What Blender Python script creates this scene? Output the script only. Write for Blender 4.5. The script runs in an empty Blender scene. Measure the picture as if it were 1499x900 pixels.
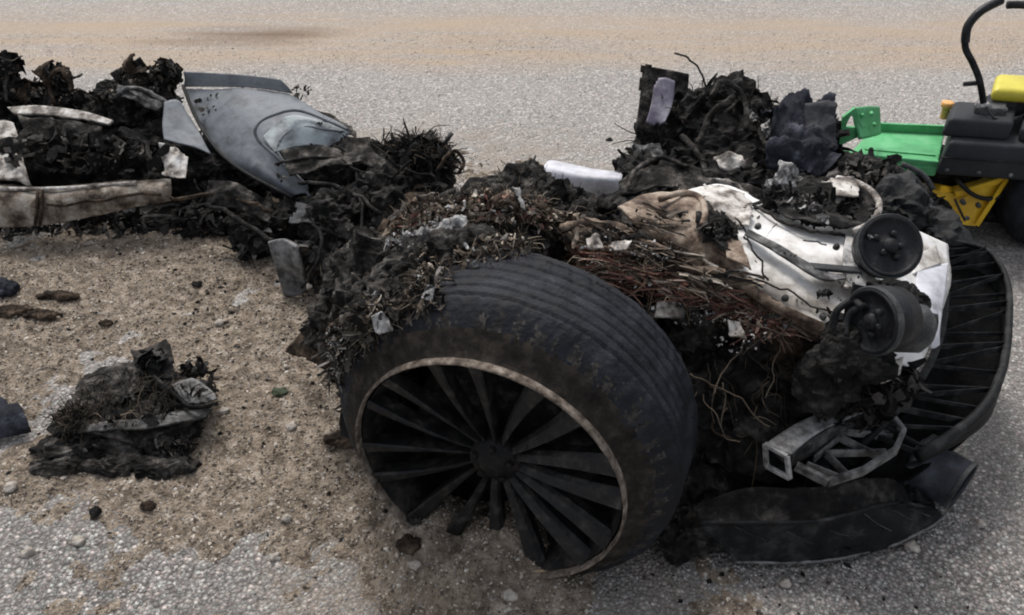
import bpy, bmesh, math, random
import numpy as np
from mathutils import Vector, Matrix, noise
S = bpy.context.scene
COL = S.collection
rnd = random.Random(7)
R = math.radians

# ------------------------------------------------------------------ camera, sky, sun, exposure
CAM_H, F, PITCH = 1.5, 1300.0, R(36)
cam = bpy.data.cameras.new('camera'); cam_o = bpy.data.objects.new('camera', cam); COL.objects.link(cam_o)
cam_o.location = (0, 0, CAM_H); cam_o.rotation_euler = (R(90) - PITCH, 0, 0)
cam.sensor_width = 36; cam.lens = 36 * F / 1499; cam.clip_start = .05; cam.clip_end = 3000
S.camera = cam_o
SUN_EL, SUN_AZ = R(58), R(-20)              # overcast light, brightest behind and a little left of the wreck
w = bpy.data.worlds.new('World'); S.world = w; w.use_nodes = True
nt = w.node_tree; bg = nt.nodes['Background']
sky = nt.nodes.new('ShaderNodeTexSky'); sky.sky_type = 'NISHITA'; sky.sun_disc = False
sky.sun_elevation = SUN_EL; sky.sun_rotation = SUN_AZ; sky.air_density = 1.0; sky.dust_density = 4.0
hs = nt.nodes.new('ShaderNodeHueSaturation'); hs.inputs['Saturation'].default_value = .35
nt.links.new(sky.outputs[0], hs.inputs['Color']); nt.links.new(hs.outputs[0], bg.inputs['Color'])
bg.inputs['Strength'].default_value = .13
sl = bpy.data.lights.new('sun', 'SUN'); sl.energy = 1.3; sl.angle = R(14); sl.color = (1, .97, .93)
so = bpy.data.objects.new('sun', sl); COL.objects.link(so)
d = Vector((math.sin(SUN_AZ) * math.cos(SUN_EL), math.cos(SUN_AZ) * math.cos(SUN_EL), math.sin(SUN_EL)))
so.rotation_euler = d.to_track_quat('Z', 'Y').to_euler(); so.location = d * 20
S.view_settings.view_transform = 'Standard'; S.view_settings.look = 'None'
S.view_settings.exposure = .66; S.view_settings.gamma = 1
S.render.engine = 'CYCLES'
S.cycles.filter_width = 2.0
S.cycles.max_bounces = 6

# ------------------------------------------------------------------ where a ray of the survey photo meets a height (Z) or a distance (Y)
FWD = Vector((0, math.cos(PITCH), -math.sin(PITCH))); UP = Vector((0, math.sin(PITCH), math.cos(PITCH)))
def ray(px, py): return FWD + UP * ((450 - py) / F) + Vector(((px - 749.5) / F, 0, 0))
def Z(px, py, z):
    d = ray(px, py); return Vector((0, 0, CAM_H)) + d * ((z - CAM_H) / d.z)
def Y(px, py, y):
    d = ray(px, py); return Vector((0, 0, CAM_H)) + d * (y / d.y)

# ------------------------------------------------------------------ materials
def mat(name, cols, scale=6, rough=.85, bump=.4, bscale=60, metal=0, detail=8, island=None, spec=.4, bd=.006, rough2=None):
    m = bpy.data.materials.new(name); m.use_nodes = True; t = m.node_tree; n = t.nodes; L = t.links
    b = n['Principled BSDF']; tc = n.new('ShaderNodeTexCoord')
    no = n.new('ShaderNodeTexNoise'); no.inputs['Scale'].default_value = scale; no.inputs['Detail'].default_value = detail
    no.inputs['Roughness'].default_value = .65
    L.new(tc.outputs['Object'], no.inputs['Vector'])
    fac = no.outputs['Fac']
    if island is not None:
        g = n.new('ShaderNodeNewGeometry'); mx = n.new('ShaderNodeMix'); mx.inputs[0].default_value = island
        L.new(fac, mx.inputs[2]); L.new(g.outputs['Random Per Island'], mx.inputs[3]); fac = mx.outputs[0]
    r = n.new('ShaderNodeValToRGB'); e = r.color_ramp.elements
    while len(e) < len(cols): e.new(.5)
    for i, (p, c) in enumerate(cols):
        e[i].position = p; e[i].color = (*c, 1)
    L.new(fac, r.inputs[0]); L.new(r.outputs[0], b.inputs['Base Color'])
    b.inputs['Roughness'].default_value = rough; b.inputs['Metallic'].default_value = metal
    b.inputs['Specular IOR Level'].default_value = spec
    if rough2 is not None:
        mr = n.new('ShaderNodeMapRange'); mr.inputs[1].default_value = .35; mr.inputs[2].default_value = .65
        mr.inputs[3].default_value = rough; mr.inputs[4].default_value = rough2
        L.new(no.outputs['Fac'], mr.inputs[0]); L.new(mr.outputs[0], b.inputs['Roughness'])
    if bump:
        n2 = n.new('ShaderNodeTexNoise'); n2.inputs['Scale'].default_value = bscale; n2.inputs['Detail'].default_value = 6
        L.new(tc.outputs['Object'], n2.inputs['Vector'])
        bp = n.new('ShaderNodeBump'); bp.inputs['Strength'].default_value = bump; bp.inputs['Distance'].default_value = bd
        L.new(n2.outputs['Fac'], bp.inputs['Height']); L.new(bp.outputs[0], b.inputs['Normal'])
    return m
g3 = lambda v, w=0: (v * (1 + w), v, v * (1 - w))
M = {}
M['char'] = mat('charred', [(.33, g3(.005)), (.46, g3(.014, .08)), (.55, g3(.038, .1)), (.66, g3(.12, .1))], 22, .9, .9, 110, spec=.12)
M['char_dark'] = mat('soot', [(.35, g3(.006)), (.52, g3(.016, .05)), (.66, g3(.06, .08))], 20, .9, .9, 110, spec=.1)
M['char_brown'] = mat('charred_brown', [(.33, (.008, .006, .005)), (.48, (.03, .022, .016)), (.6, (.09, .066, .048)), (.7, (.2, .155, .12))], 20, .9, .9, 110, spec=.1)
M['flake'] = mat('charred_flakes', [(0, g3(.004)), (.45, g3(.011, .05)), (.68, g3(.036, .1)), (.86, g3(.10, .12)), (1, g3(.30, .06))], 30, .85, .5, 120, island=.85, spec=.15)
M['flake_dark'] = mat('dark_flakes', [(0, g3(.006)), (.5, g3(.015, .05)), (.8, g3(.045, .08)), (1, g3(.13, .08))], 30, .8, .5, 120, island=.85, spec=.15)
M['flake_brown'] = mat('brown_flakes', [(0, (.012, .010, .008)), (.3, (.055, .042, .032)), (.55, (.15, .117, .088)), (.78, (.33, .27, .21)), (1, (.62, .57, .50))], 30, .85, .5, 120, island=.85, spec=.15)
M['flake_red'] = mat('red_brown_flakes', [(0, (.022, .011, .010)), (.32, (.10, .042, .034)), (.6, (.23, .11, .085)), (.8, (.38, .25, .19)), (1, (.60, .51, .43))], 30, .85, .5, 120, island=.85, spec=.15)
M['ash'] = mat('ash', [(.35, g3(.08, .05)), (.48, g3(.27, .03)), (.62, g3(.50, .02))], 40, .95, .9, 140, spec=.1)
M['strand'] = mat('burnt_strands', [(0, g3(.005)), (.5, (.018, .015, .012)), (.8, (.07, .055, .04)), (1, (.22, .18, .14))], 12, .85, 0, island=.85, spec=.1)
M['strand_tan'] = mat('tan_strands', [(0, (.02, .017, .011)), (.4, (.10, .075, .045)), (.75, (.26, .195, .12)), (1, (.46, .39, .29))], 12, .85, 0, island=.9, spec=.1)
M['strand_moss'] = mat('mossy_strands', [(0, (.010, .0085, .007)), (.45, (.048, .038, .028)), (.78, (.13, .104, .078)), (1, (.34, .29, .23))], 12, .85, 0, island=.9, spec=.1)
M['strand_red'] = mat('red_brown_wires', [(0, (.015, .008, .007)), (.4, (.08, .032, .026)), (.7, (.2, .095, .07)), (.88, (.36, .25, .17)), (1, (.5, .42, .33))], 12, .75, 0, island=.95, spec=.15)
M['plastic'] = mat('black_plastic', [(.35, g3(.004, -.08)), (.5, g3(.010, -.05)), (.62, g3(.035, 0)), (.75, g3(.08, .04))], 17, .55, .4, 110, rough2=.8, spec=.2)
M['plastic_grey'] = mat('grey_plastic', [(.33, g3(.018, -.06)), (.5, g3(.05, -.03)), (.66, g3(.12, .02))], 15, .6, .4, 110, rough2=.85, spec=.2)
M['cloth_blue'] = mat('singed_blue_black_cloth', [(.33, (.006, .0065, .009)), (.52, (.024, .026, .034)), (.7, (.085, .088, .105))], 13, .85, .6, 130, spec=.12)
M['white'] = mat('sooty_white_paint', [(.28, (.05, .042, .036)), (.38, (.26, .235, .205)), (.47, (.56, .54, .51)), (.56, (.76, .75, .735)), (.72, (.66, .65, .635))], 5.5, .5, .2, 90, detail=12, rough2=.4)
M['white_dirty'] = mat('scorched_white_paint', [(.37, (.02, .017, .015)), (.46, (.14, .118, .10)), (.54, (.40, .37, .335)), (.66, (.64, .625, .60))], 19, .65, .5, 110, detail=12)
M['beige'] = mat('scorched_beige_panel', [(.36, (.016, .012, .010)), (.45, (.085, .058, .043)), (.53, (.20, .15, .112)), (.62, (.36, .30, .24)), (.72, (.15, .09, .06))], 16, .75, .5, 110, detail=12, spec=.2)
M['silver'] = mat('blue_grey_paint', [(.32, (.05, .053, .056)), (.42, (.10, .109, .119)), (.55, (.148, .162, .178)), (.64, (.122, .131, .141)), (.73, (.10, .10, .10))], 11, .6, .2, 90, detail=12, rough2=.65)
M['silver_lit'] = mat('lit_blue_grey_paint', [(.32, (.06, .065, .07)), (.43, (.17, .19, .2)), (.56, (.29, .33, .345)), (.7, (.34, .38, .395))], 13, .55, .2, 90, detail=12)  # paler copy of the wing paint, light on the arch return painted in
M['pale_tube'] = mat('pale_lilac_plastic', [(.32, (.16, .155, .17)), (.44, (.40, .40, .43)), (.6, (.56, .56, .60))], 12, .55, .25, 90, detail=12)
M['alloy'] = mat('weathered_aluminium', [(.33, g3(.06, .05)), (.46, g3(.20, .03)), (.62, g3(.42, .02))], 34, .55, .4, 120, metal=.2)
M['alloy_dark'] = mat('sooted_aluminium', [(.33, g3(.010, .05)), (.48, g3(.04, .03)), (.6, g3(.12, .02)), (.7, g3(.25, .02))], 26, .65, .4, 120, metal=.1, spec=.2)
M['alloy_mid'] = mat('dull_aluminium', [(.33, g3(.025, .05)), (.46, g3(.09, .03)), (.62, g3(.2, .02))], 34, .6, .4, 120, spec=.25)
M['sill'] = mat('scorched_composite', [(.33, (.016, .012, .01)), (.43, (.10, .078, .06)), (.52, (.22, .185, .15)), (.6, (.34, .315, .275)), (.7, (.15, .10, .07))], 17, .8, .6, 110, detail=12, spec=.2)
M['tread'] = mat('burnt_tread_rubber', [(.32, (.004, .0043, .0058)), (.5, (.0105, .0115, .0155)), (.64, (.024, .0255, .032)), (.75, (.055, .055, .06))], 16, .65, .6, 140, bd=.004, rough2=.8, spec=.22)
M['sidewall'] = mat('dusty_rubber', [(.33, (.012, .0105, .0095)), (.5, (.026, .022, .0185)), (.68, (.055, .046, .038))], 40, .9, .5, 140, bd=.003, spec=.12)
M['scuff'] = mat('scuffed_rubber', [(.33, (.012, .011, .011)), (.5, (.035, .032, .029)), (.68, (.085, .078, .07))], 55, .9, .5, 140, spec=.12)
M['rim'] = mat('sooted_rim', [(.35, (.004, .004, .0045)), (.52, (.011, .0105, .010)), (.66, (.045, .037, .03))], 22, .65, .4, 110, spec=.18)
M['spoke'] = mat('dusty_sooted_spokes', [(.36, (.005, .005, .0055)), (.5, (.012, .0115, .011)), (.62, (.034, .031, .028)), (.74, (.09, .08, .07))], 34, .6, .4, 110, spec=.3)
M['rim_edge'] = mat('dust_caked_rim_edge', [(.36, (.05, .04, .032)), (.47, (.115, .092, .074)), (.58, (.19, .158, .13)), (.7, (.31, .27, .23))], 45, .85, .5, 140, spec=.15)
M['lens'] = mat('black_glassy_plastic', [(.35, (.004, .004, .005)), (.55, (.012, .012, .014)), (.7, (.04, .04, .045))], 28, .4, .3, 90, rough2=.65, spec=.25)
M['green'] = mat('green_mower_paint', [(.3, (.06, .25, .10)), (.5, (.09, .37, .15)), (.7, (.18, .46, .24))], 11, .5, .15, 90, rough2=.65, spec=.3)
M['yellow'] = mat('yellow_mower_paint', [(.32, (.20, .12, .015)), (.45, (.62, .36, .015)), (.6, (.74, .47, .02)), (.75, (.5, .3, .03))], 7, .4, .1, 60, rough2=.6)
M['seat'] = mat('yellow_vinyl', [(.3, (.42, .35, .035)), (.6, (.55, .48, .05)), (.75, (.38, .31, .06))], 8, .45, .2, 120)
M['pipe'] = mat('highlit_black_plastic', [(.33, (.008, .009, .012)), (.5, (.022, .025, .032)), (.66, (.06, .065, .078))], 15, .5, .3, 110, rough2=.75, spec=.3)  # black pipe plastic with its bluish grey highlight mixed into the colour
M['charcoal'] = mat('charcoal_plastic', [(.3, g3(.020, -.12)), (.7, g3(.038, -.1))], 12, .6, .3, 160, rough2=.7, spec=.2)
M['orange'] = mat('faded_orange_plastic', [(.3, (.55, .25, .06)), (.7, (.72, .40, .14))], 9, .5, .1, 60)
M['stone'] = mat('road_stone', [(.33, (.19, .165, .14)), (.5, (.34, .305, .265)), (.68, (.52, .48, .43))], 45, .9, .6, 160, spec=.2)
M['stick'] = mat('pale_twig', [(.3, (.22, .15, .09)), (.7, (.5, .38, .26))], 30, .8, .3, 120)

# ------------------------------------------------------------------ object helpers
def link(name, me, parent=None, label=None, cat=None, group=None, kind=None):
    o = bpy.data.objects.new(name, me); COL.objects.link(o)
    if parent is not None:
        o.parent = parent
        o.matrix_parent_inverse = PINV[parent.name]
    for k, v in (('label', label), ('category', cat), ('group', group), ('kind', kind)):
        if v: o[k] = v
    PINV[o.name] = PINV[parent.name].copy() if parent is not None else Matrix()
    return o
PINV = {}
def thing(name, label, cat, loc, group=None):
    o = bpy.data.objects.new(name, None); COL.objects.link(o); o.location = loc; o.empty_display_size = .1
    o['label'] = label; o['category'] = cat
    if group: o['group'] = group
    PINV[o.name] = Matrix.Translation(loc).inverted()
    return o
def sub(part):            # parts have no offset of their own: children of a part need no inverse
    PINV[part.name] = Matrix(); return part
def mesh(name, v, f, mats, smooth=True, mi=None):
    me = bpy.data.meshes.new(name); me.from_pydata([tuple(p) for p in v], [], f)
    for m in (mats if isinstance(mats, (list, tuple)) else [mats]): me.materials.append(m)
    if smooth: me.polygons.foreach_set('use_smooth', [True] * len(me.polygons))
    if mi is not None: me.polygons.foreach_set('material_index', mi)
    me.update(); return me
def part(name, v, f, m, parent, label=None, kind=None, smooth=True, mi=None, **kw):
    o = link(name, mesh(name, v, f, m, smooth, mi), parent, label, kind=kind, **kw)
    PINV[o.name] = Matrix()
    return o

def cr(P, t):             # Catmull-Rom through a list at t in 0..1
    n = len(P) - 1; x = min(max(t, 0), 1) * n; i = min(int(x), n - 1); u = x - i
    a = P[max(i - 1, 0)]; b = P[i]; c = P[i + 1]; e = P[min(i + 2, n)]
    return .5 * ((2 * b) + (c - a) * u + (2 * a - 5 * b + 4 * c - e) * u * u + (3 * b - a - 3 * c + e) * u ** 3)
def fbm(p, s, o=4): return noise.fractal(p * s, .9, 2.1, o, noise_basis='PERLIN_ORIGINAL')
def V3(p):
    return p if isinstance(p, Vector) else (Y(p[0], p[1], p[3]) if len(p) == 4 else Z(*p))

def sheet_geo(rows, n=(20, 20), th=.003, amp=.008, fs=7, ragged=0., fold=0., seed=0):
    """A panel through a grid of points, with dents, a torn edge and real thickness."""
    G = [[V3(p) for p in r] for r in rows]
    nu, nv = n; P = []
    sv = Vector((seed * 3.7, seed * 1.3, seed * 2.1))
    for j in range(nv + 1):
        for i in range(nu + 1):
            P.append(cr([cr(r, i / nu) for r in G], j / nv))
    idx = lambda i, j: j * (nu + 1) + i
    N = []
    for j in range(nv + 1):
        for i in range(nu + 1):
            du = P[idx(min(i + 1, nu), j)] - P[idx(max(i - 1, 0), j)]; dv = P[idx(i, min(j + 1, nv))] - P[idx(i, max(j - 1, 0))]
            k = dv.cross(du)
            N.append(k.normalized() if k.length > 1e-9 else Vector((0, 0, 1)))
    Q = []
    for p, k in zip(P, N):
        h = amp * fbm(p + sv, fs, 5)
        if fold: h += fold * (1 - 2 * abs(noise.noise((p + sv) * fs * .7)) ** .6)
        Q.append(p + k * h)
    faces = []
    for j in range(nv):
        for i in range(nu):
            if ragged:
                e = min(i, nu - 1 - i) / nu; g = min(j, nv - 1 - j) / nv
                c = Q[idx(i, j)] + sv
                if min(e, g) < ragged * (.5 + 1.4 * fbm(c, 16, 3)) : continue
            faces.append((idx(i, j), idx(i + 1, j), idx(i + 1, j + 1), idx(i, j + 1)))
    if not faces: return [], []
    use = sorted({a for f in faces for a in f}); mp = {a: k for k, a in enumerate(use)}; m = len(use)
    v = [Q[a] for a in use] + [Q[a] - N[a] * th for a in use]
    faces = [tuple(mp[a] for a in f) for f in faces]
    cnt = {}
    for f in faces:
        for k in range(4):
            e = (f[k], f[(k + 1) % 4]); cnt[e] = 1
    out = list(faces) + [tuple(a + m for a in reversed(f)) for f in faces]
    for (a, b) in cnt:
        if (b, a) not in cnt: out.append((b, a, a + m, b + m))
    return v, out
def sheet(name, rows, m, parent, label=None, **kw):
    v, f = sheet_geo(rows, **kw)
    return part(name, v, f, m, parent, label)

def tube_geo(pts, r, k=8, seg=6, jit=0., cap=True):
    P = [V3(p) for p in pts]
    if len(P) > 2 or jit:
        n = max((len(P) - 1) * seg, 2); P = [cr(P, i / n) for i in range(n + 1)]
    if jit: P = [p + Vector((fbm(p, 17), fbm(p + Vector((5, 0, 0)), 17), fbm(p + Vector((0, 7, 0)), 17))) * jit for p in P]
    rr = r if callable(r) else (lambda t: r)
    v, f = [], []; t0 = None; N = len(P)
    for i, p in enumerate(P):
        t = (P[min(i + 1, N - 1)] - P[max(i - 1, 0)])
        t = t.normalized() if t.length > 1e-9 else Vector((0, 0, 1))
        if t0 is None:
            a = t.orthogonal().normalized()
        else:
            a = (a - t * a.dot(t)); a = a.normalized() if a.length > 1e-6 else t.orthogonal().normalized()
        t0 = t; b = t.cross(a); q = rr(i / (N - 1))
        for s in range(k):
            an = 2 * math.pi * s / k; v.append(p + (a * math.cos(an) + b * math.sin(an)) * q)
    for i in range(N - 1):
        for s in range(k):
            s2 = (s + 1) % k; f.append((i * k + s, i * k + s2, (i + 1) * k + s2, (i + 1) * k + s))
    if cap: f.append(tuple(reversed(range(k)))); f.append(tuple((N - 1) * k + s for s in range(k)))
    return v, f
def tube(name, pts, r, m, parent, label=None, **kw):
    v, f = tube_geo(pts, r, **kw); return part(name, v, f, m, parent, label)

def join(gs):
    v, f = [], []
    for a, b in gs:
        o = len(v); v += list(a); f += [tuple(i + o for i in q) for q in b]
    return v, f

_ico = {}
def ico(l):
    if l not in _ico:
        b = bmesh.new(); bmesh.ops.create_icosphere(b, subdivisions=l, radius=1)
        _ico[l] = ([x.co.copy() for x in b.verts], [tuple(x.index for x in q.verts) for q in b.faces]); b.free()
    return _ico[l]
def lump_geo(c, r, rough=.5, l=5, fine=.016, seed=0):
    """A torn, crumbling clod: an ellipsoid broken up by layered noise."""
    c = V3(c); r = Vector(r) if not isinstance(r, (int, float)) else Vector((r, r, r)); rm = (r.x + r.y + r.z) / 3
    v = []; sv = Vector((seed * 1.7, seed * .9, seed * 2.3)); V, Fc = ico(l)
    for n in V:
        p = c + Vector((n.x * r.x, n.y * r.y, n.z * r.z))
        q = p + sv
        k = rough * fbm(q, .9 / rm, 4) + .22 * (1 - 2 * abs(noise.noise(q * (2.2 / rm))))
        f2 = fine * (1.15 - 1.3 * noise.turbulence(q * 26, 4, True)) + fine * .8 * (.5 - 2 * abs(noise.noise(q * 70)))
        v.append(p + Vector((n.x * r.x, n.y * r.y, n.z * r.z)) * k + n * f2)
    return v, Fc
def lumps(name, L, m, parent, label=None, kind=None, l=5, smooth=False, **kw):
    if m is M['ash']:
        for i, e in enumerate(L):
            v, f = lump_geo(e[0], e[1], l=l, seed=i + len(name), **kw); part(name, v, f, m, parent, label, kind)
        return
    gs = []
    for i, e in enumerate(L): gs.append(lump_geo(e[0], e[1], l=l, seed=i + len(name), **kw))
    v, f = join(gs); return part(name, v, f, m, parent, label, kind, smooth)

def rvec(s=1):
    while True:
        v = Vector((rnd.uniform(-1, 1), rnd.uniform(-1, 1), rnd.uniform(-1, 1)))
        if .02 < v.length < 1: return v * s
def in_blob(B):
    c, r = rnd.choice(B); c = V3(c)
    r = Vector(r) if not isinstance(r, (int, float)) else Vector((r, r, r))
    n = rvec().normalized() * (rnd.random() ** .25)
    return c + Vector((n.x * r.x, n.y * r.y, n.z * r.z)), n
def shards_geo(B, n, s=(.01, .04), flat=.5):
    gs = []
    for _ in range(n):
        p, nn = in_blob(B); a = rvec().normalized(); nrm = (nn + rvec(1.2)).normalized()
        a = (a - nrm * a.dot(nrm)).normalized(); b = nrm.cross(a)
        L = rnd.uniform(*s) * rnd.choice((.6, 1, 1, 1.5)); W = L * rnd.uniform(.2, .8); cv = rnd.uniform(-.6, .6) * L; tw = rnd.uniform(-.5, .5)
        v, f = [], []; nu = 4
        for i in range(nu + 1):
            u = i / nu * 2 - 1; ww = W * (1 - .55 * abs(u) ** 2) * rnd.uniform(.6, 1.2)
            cc = p + a * (u * L) + nrm * (cv * u * u + rnd.uniform(-.12, .12) * L)
            bb = (b + nrm * (tw * u + rnd.uniform(-.3, .3))).normalized()
            v += [cc - bb * ww, cc + nrm * rnd.uniform(.0, .3) * W, cc + bb * ww]
        for i in range(nu):
            for k in range(2):
                o = i * 3 + k; f.append((o, o + 1, o + 4, o + 3))
        v2 = [q - nrm * .0016 for q in v]; m = len(v)
        f += [tuple(x + m for x in reversed(q)) for q in f]
        gs.append((v + v2, f))
    return join(gs)
def shards(name, B, n, m, parent, label=None, **kw):
    v, f = shards_geo(B, n, **kw); return part(name, v, f, m, parent, label, kind='stuff', smooth=False)
def strips(name, B, n, m, parent, label=None, L=(.04, .13), W=(.003, .011), out=.35, sag=.25, along=None, wob=.38):
    gs = []
    for _ in range(n):
        p, nn = in_blob(B); dd = (rvec().normalized() + nn * out).normalized() if along is None else (along * rnd.choice((-1, 1)) + rvec(.35)).normalized(); l = rnd.uniform(*L); wd = rnd.uniform(*W); k = 7
        side = dd.cross(nn); side = side.normalized() if side.length > 1e-4 else dd.orthogonal().normalized()
        p = p - dd * l * .5; v = []
        for i in range(k + 1):
            ww = wd * (1 - .7 * (i / k) ** 3) * rnd.uniform(.55, 1.25); up_ = dd.cross(side)
            v += [p - side * ww, p + up_ * ww * rnd.uniform(.1, .6), p + side * ww]
            dd = (dd + rvec(wob) - Vector((0, 0, sag * .25))).normalized(); side = (side + rvec(.35)); side = (side - dd * side.dot(dd)).normalized()
            p = p + dd * (l / k)
        f = [(i * 3 + c, i * 3 + c + 1, i * 3 + c + 4, i * 3 + c + 3) for i in range(k) for c in (0, 1)]; mm = len(v)
        v2 = [q - Vector((0, 0, .0016)) for q in v]; f += [tuple(x + mm for x in reversed(q)) for q in f]
        gs.append((v + v2, f))
    v, f = join(gs); return part(name, v, f, m, parent, label, kind='stuff', smooth=False)
def fibres(name, B, n, m, parent, label=None, L=(.03, .1), r=.0012, out=1.0, bias=(0, 0, .3), sag=.25):
    gs = []
    for _ in range(n):
        p, nn = in_blob(B); dd = (nn * out + Vector(bias) + rvec(.8)).normalized(); l = rnd.uniform(*L)
        p1 = p + dd * l * .5 + rvec(.12 * l); p2 = p + dd * l + rvec(.3 * l) - Vector((0, 0, sag * l))
        q = r * rnd.uniform(.6, 1.8)
        gs.append(tube_geo([p, p1, p2], lambda t, q=q: q * (1 - .6 * t), k=3, seg=3, cap=False))
    v, f = join(gs); return part(name, v, f, m, parent, label, kind='stuff')
def box_geo(o, ax, ay, az, bev=.12):
    """A bar with chamfered long edges: corner o, edge vectors ax (length), ay, az."""
    prof = [(bev, 0), (1 - bev, 0), (1, bev), (1, 1 - bev), (1 - bev, 1), (bev, 1), (0, 1 - bev), (0, bev)]
    v = [o + ax * t + ay * a + az * b for t in (0, 1) for a, b in prof]; k = 8
    f = [(s, (s + 1) % k, k + (s + 1) % k, k + s) for s in range(k)] + [tuple(reversed(range(k))), tuple(range(k, 2 * k))]
    return v, f
def bar(name, a, b, wd, ht, m, parent, label=None, up=Vector((0, 0, 1)), smooth=False):
    a, b = V3(a), V3(b); t = b - a; s = t.cross(up).normalized(); u = s.cross(t).normalized()
    v, f = box_geo(a - s * wd / 2 - u * ht / 2, t, s * wd, u * ht)
    return part(name, v, f, m, parent, label, smooth=smooth)
def lathe_geo(c, ax, prof, n=64, a0=0, disp=None):
    """Profile of (w along the axis, radius) turned about ax through c; disp moves single vertices."""
    ax = ax.normalized(); e1 = ax.cross(Vector((0, 0, 1))).normalized() if abs(ax.z) < .95 else Vector((1, 0, 0))
    e2 = e1.cross(ax).normalized(); v, f = [], []; m = len(prof)
    for s in range(n):
        an = 2 * math.pi * s / n + a0; dr = e1 * math.cos(an) + e2 * math.sin(an)
        for k, (q, r) in enumerate(prof):
            p = c + ax * q + dr * r
            if disp: p += dr * disp(an, q, r, p)
            v.append(p)
    for s in range(n):
        s2 = (s + 1) % n
        for k in range(m - 1): f.append((s * m + k, s2 * m + k, s2 * m + k + 1, s * m + k + 1))
    return v, f
def lathe(name, c, ax, prof, m, parent, label=None, n=64, disp=None, mi=None):
    v, f = lathe_geo(V3(c), ax, prof, n, disp=disp); return part(name, v, f, m, parent, label, mi=mi)

# ------------------------------------------------------------------ the ground
def sstep(a, b, x):
    t = min(max((x - a) / (b - a), 0), 1); return t * t * (3 - 2 * t)
SAND = [(px, py, r, h) for px, py, r, h in [
    (250, 425, .36, .022), (410, 480, .30, .022), (430, 600, .24, .022), (90, 455, .34, .02), (350, 690, .20, .020), (455, 735, .15, .026),
    (560, 745, .14, .040), (640, 795, .13, .105), (735, 812, .13, .125), (812, 850, .07, .045), (690, 848, .11, .075), (600, 790, .08, .07), (215, 710, .18, .018), (60, 690, .13, .014),
    (520, 640, .14, .045), (270, 380, .42, .02), (720, 872, .10, .035), (20, 400, .25, .015), (560, 560, .2, .03), (170, 660, .15, .015), (330, 590, .14, .016)]]
SANDW = [(Z(px, py, 0), r, h) for px, py, r, h in SAND]
def sand_h(x, y):
    s = 0; mx = 0
    for c, r, h in SANDW:
        d2 = ((x - c.x) ** 2 + (y - c.y) ** 2) / (r * r)
        if d2 < 6:
            e = math.exp(-d2 * 1.3); s = max(s, e * h); mx = 1 - (1 - mx) * (1 - e)
    p = Vector((x, y, .3))
    return max(s, .016 * mx) * (1 + .35 * fbm(p, 9, 3)) + .009 * fbm(p, 6, 4) + .007 * fbm(p, 24, 3) - .0090
def ground_h(x, y):
    p = Vector((x, y, 0)); return .006 * fbm(p, 1.7, 3) + .0025 * fbm(p, 13, 3)
xs = [-400, -60, -12] + list(np.arange(-4.5, 4.5, .045)) + [12, 60, 400]
ys = [-400, -60, -12, -3] + list(np.arange(.4, 7.2, .045)) + [20, 80, 400]
v = [(x, y, ground_h(x, y) - .004 if abs(x) < 6 and y < 8 else -.004) for y in ys for x in xs]
nx = len(xs); f = [(j * nx + i, j * nx + i + 1, (j + 1) * nx + i + 1, (j + 1) * nx + i) for j in range(len(ys) - 1) for i in range(nx - 1)]
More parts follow.
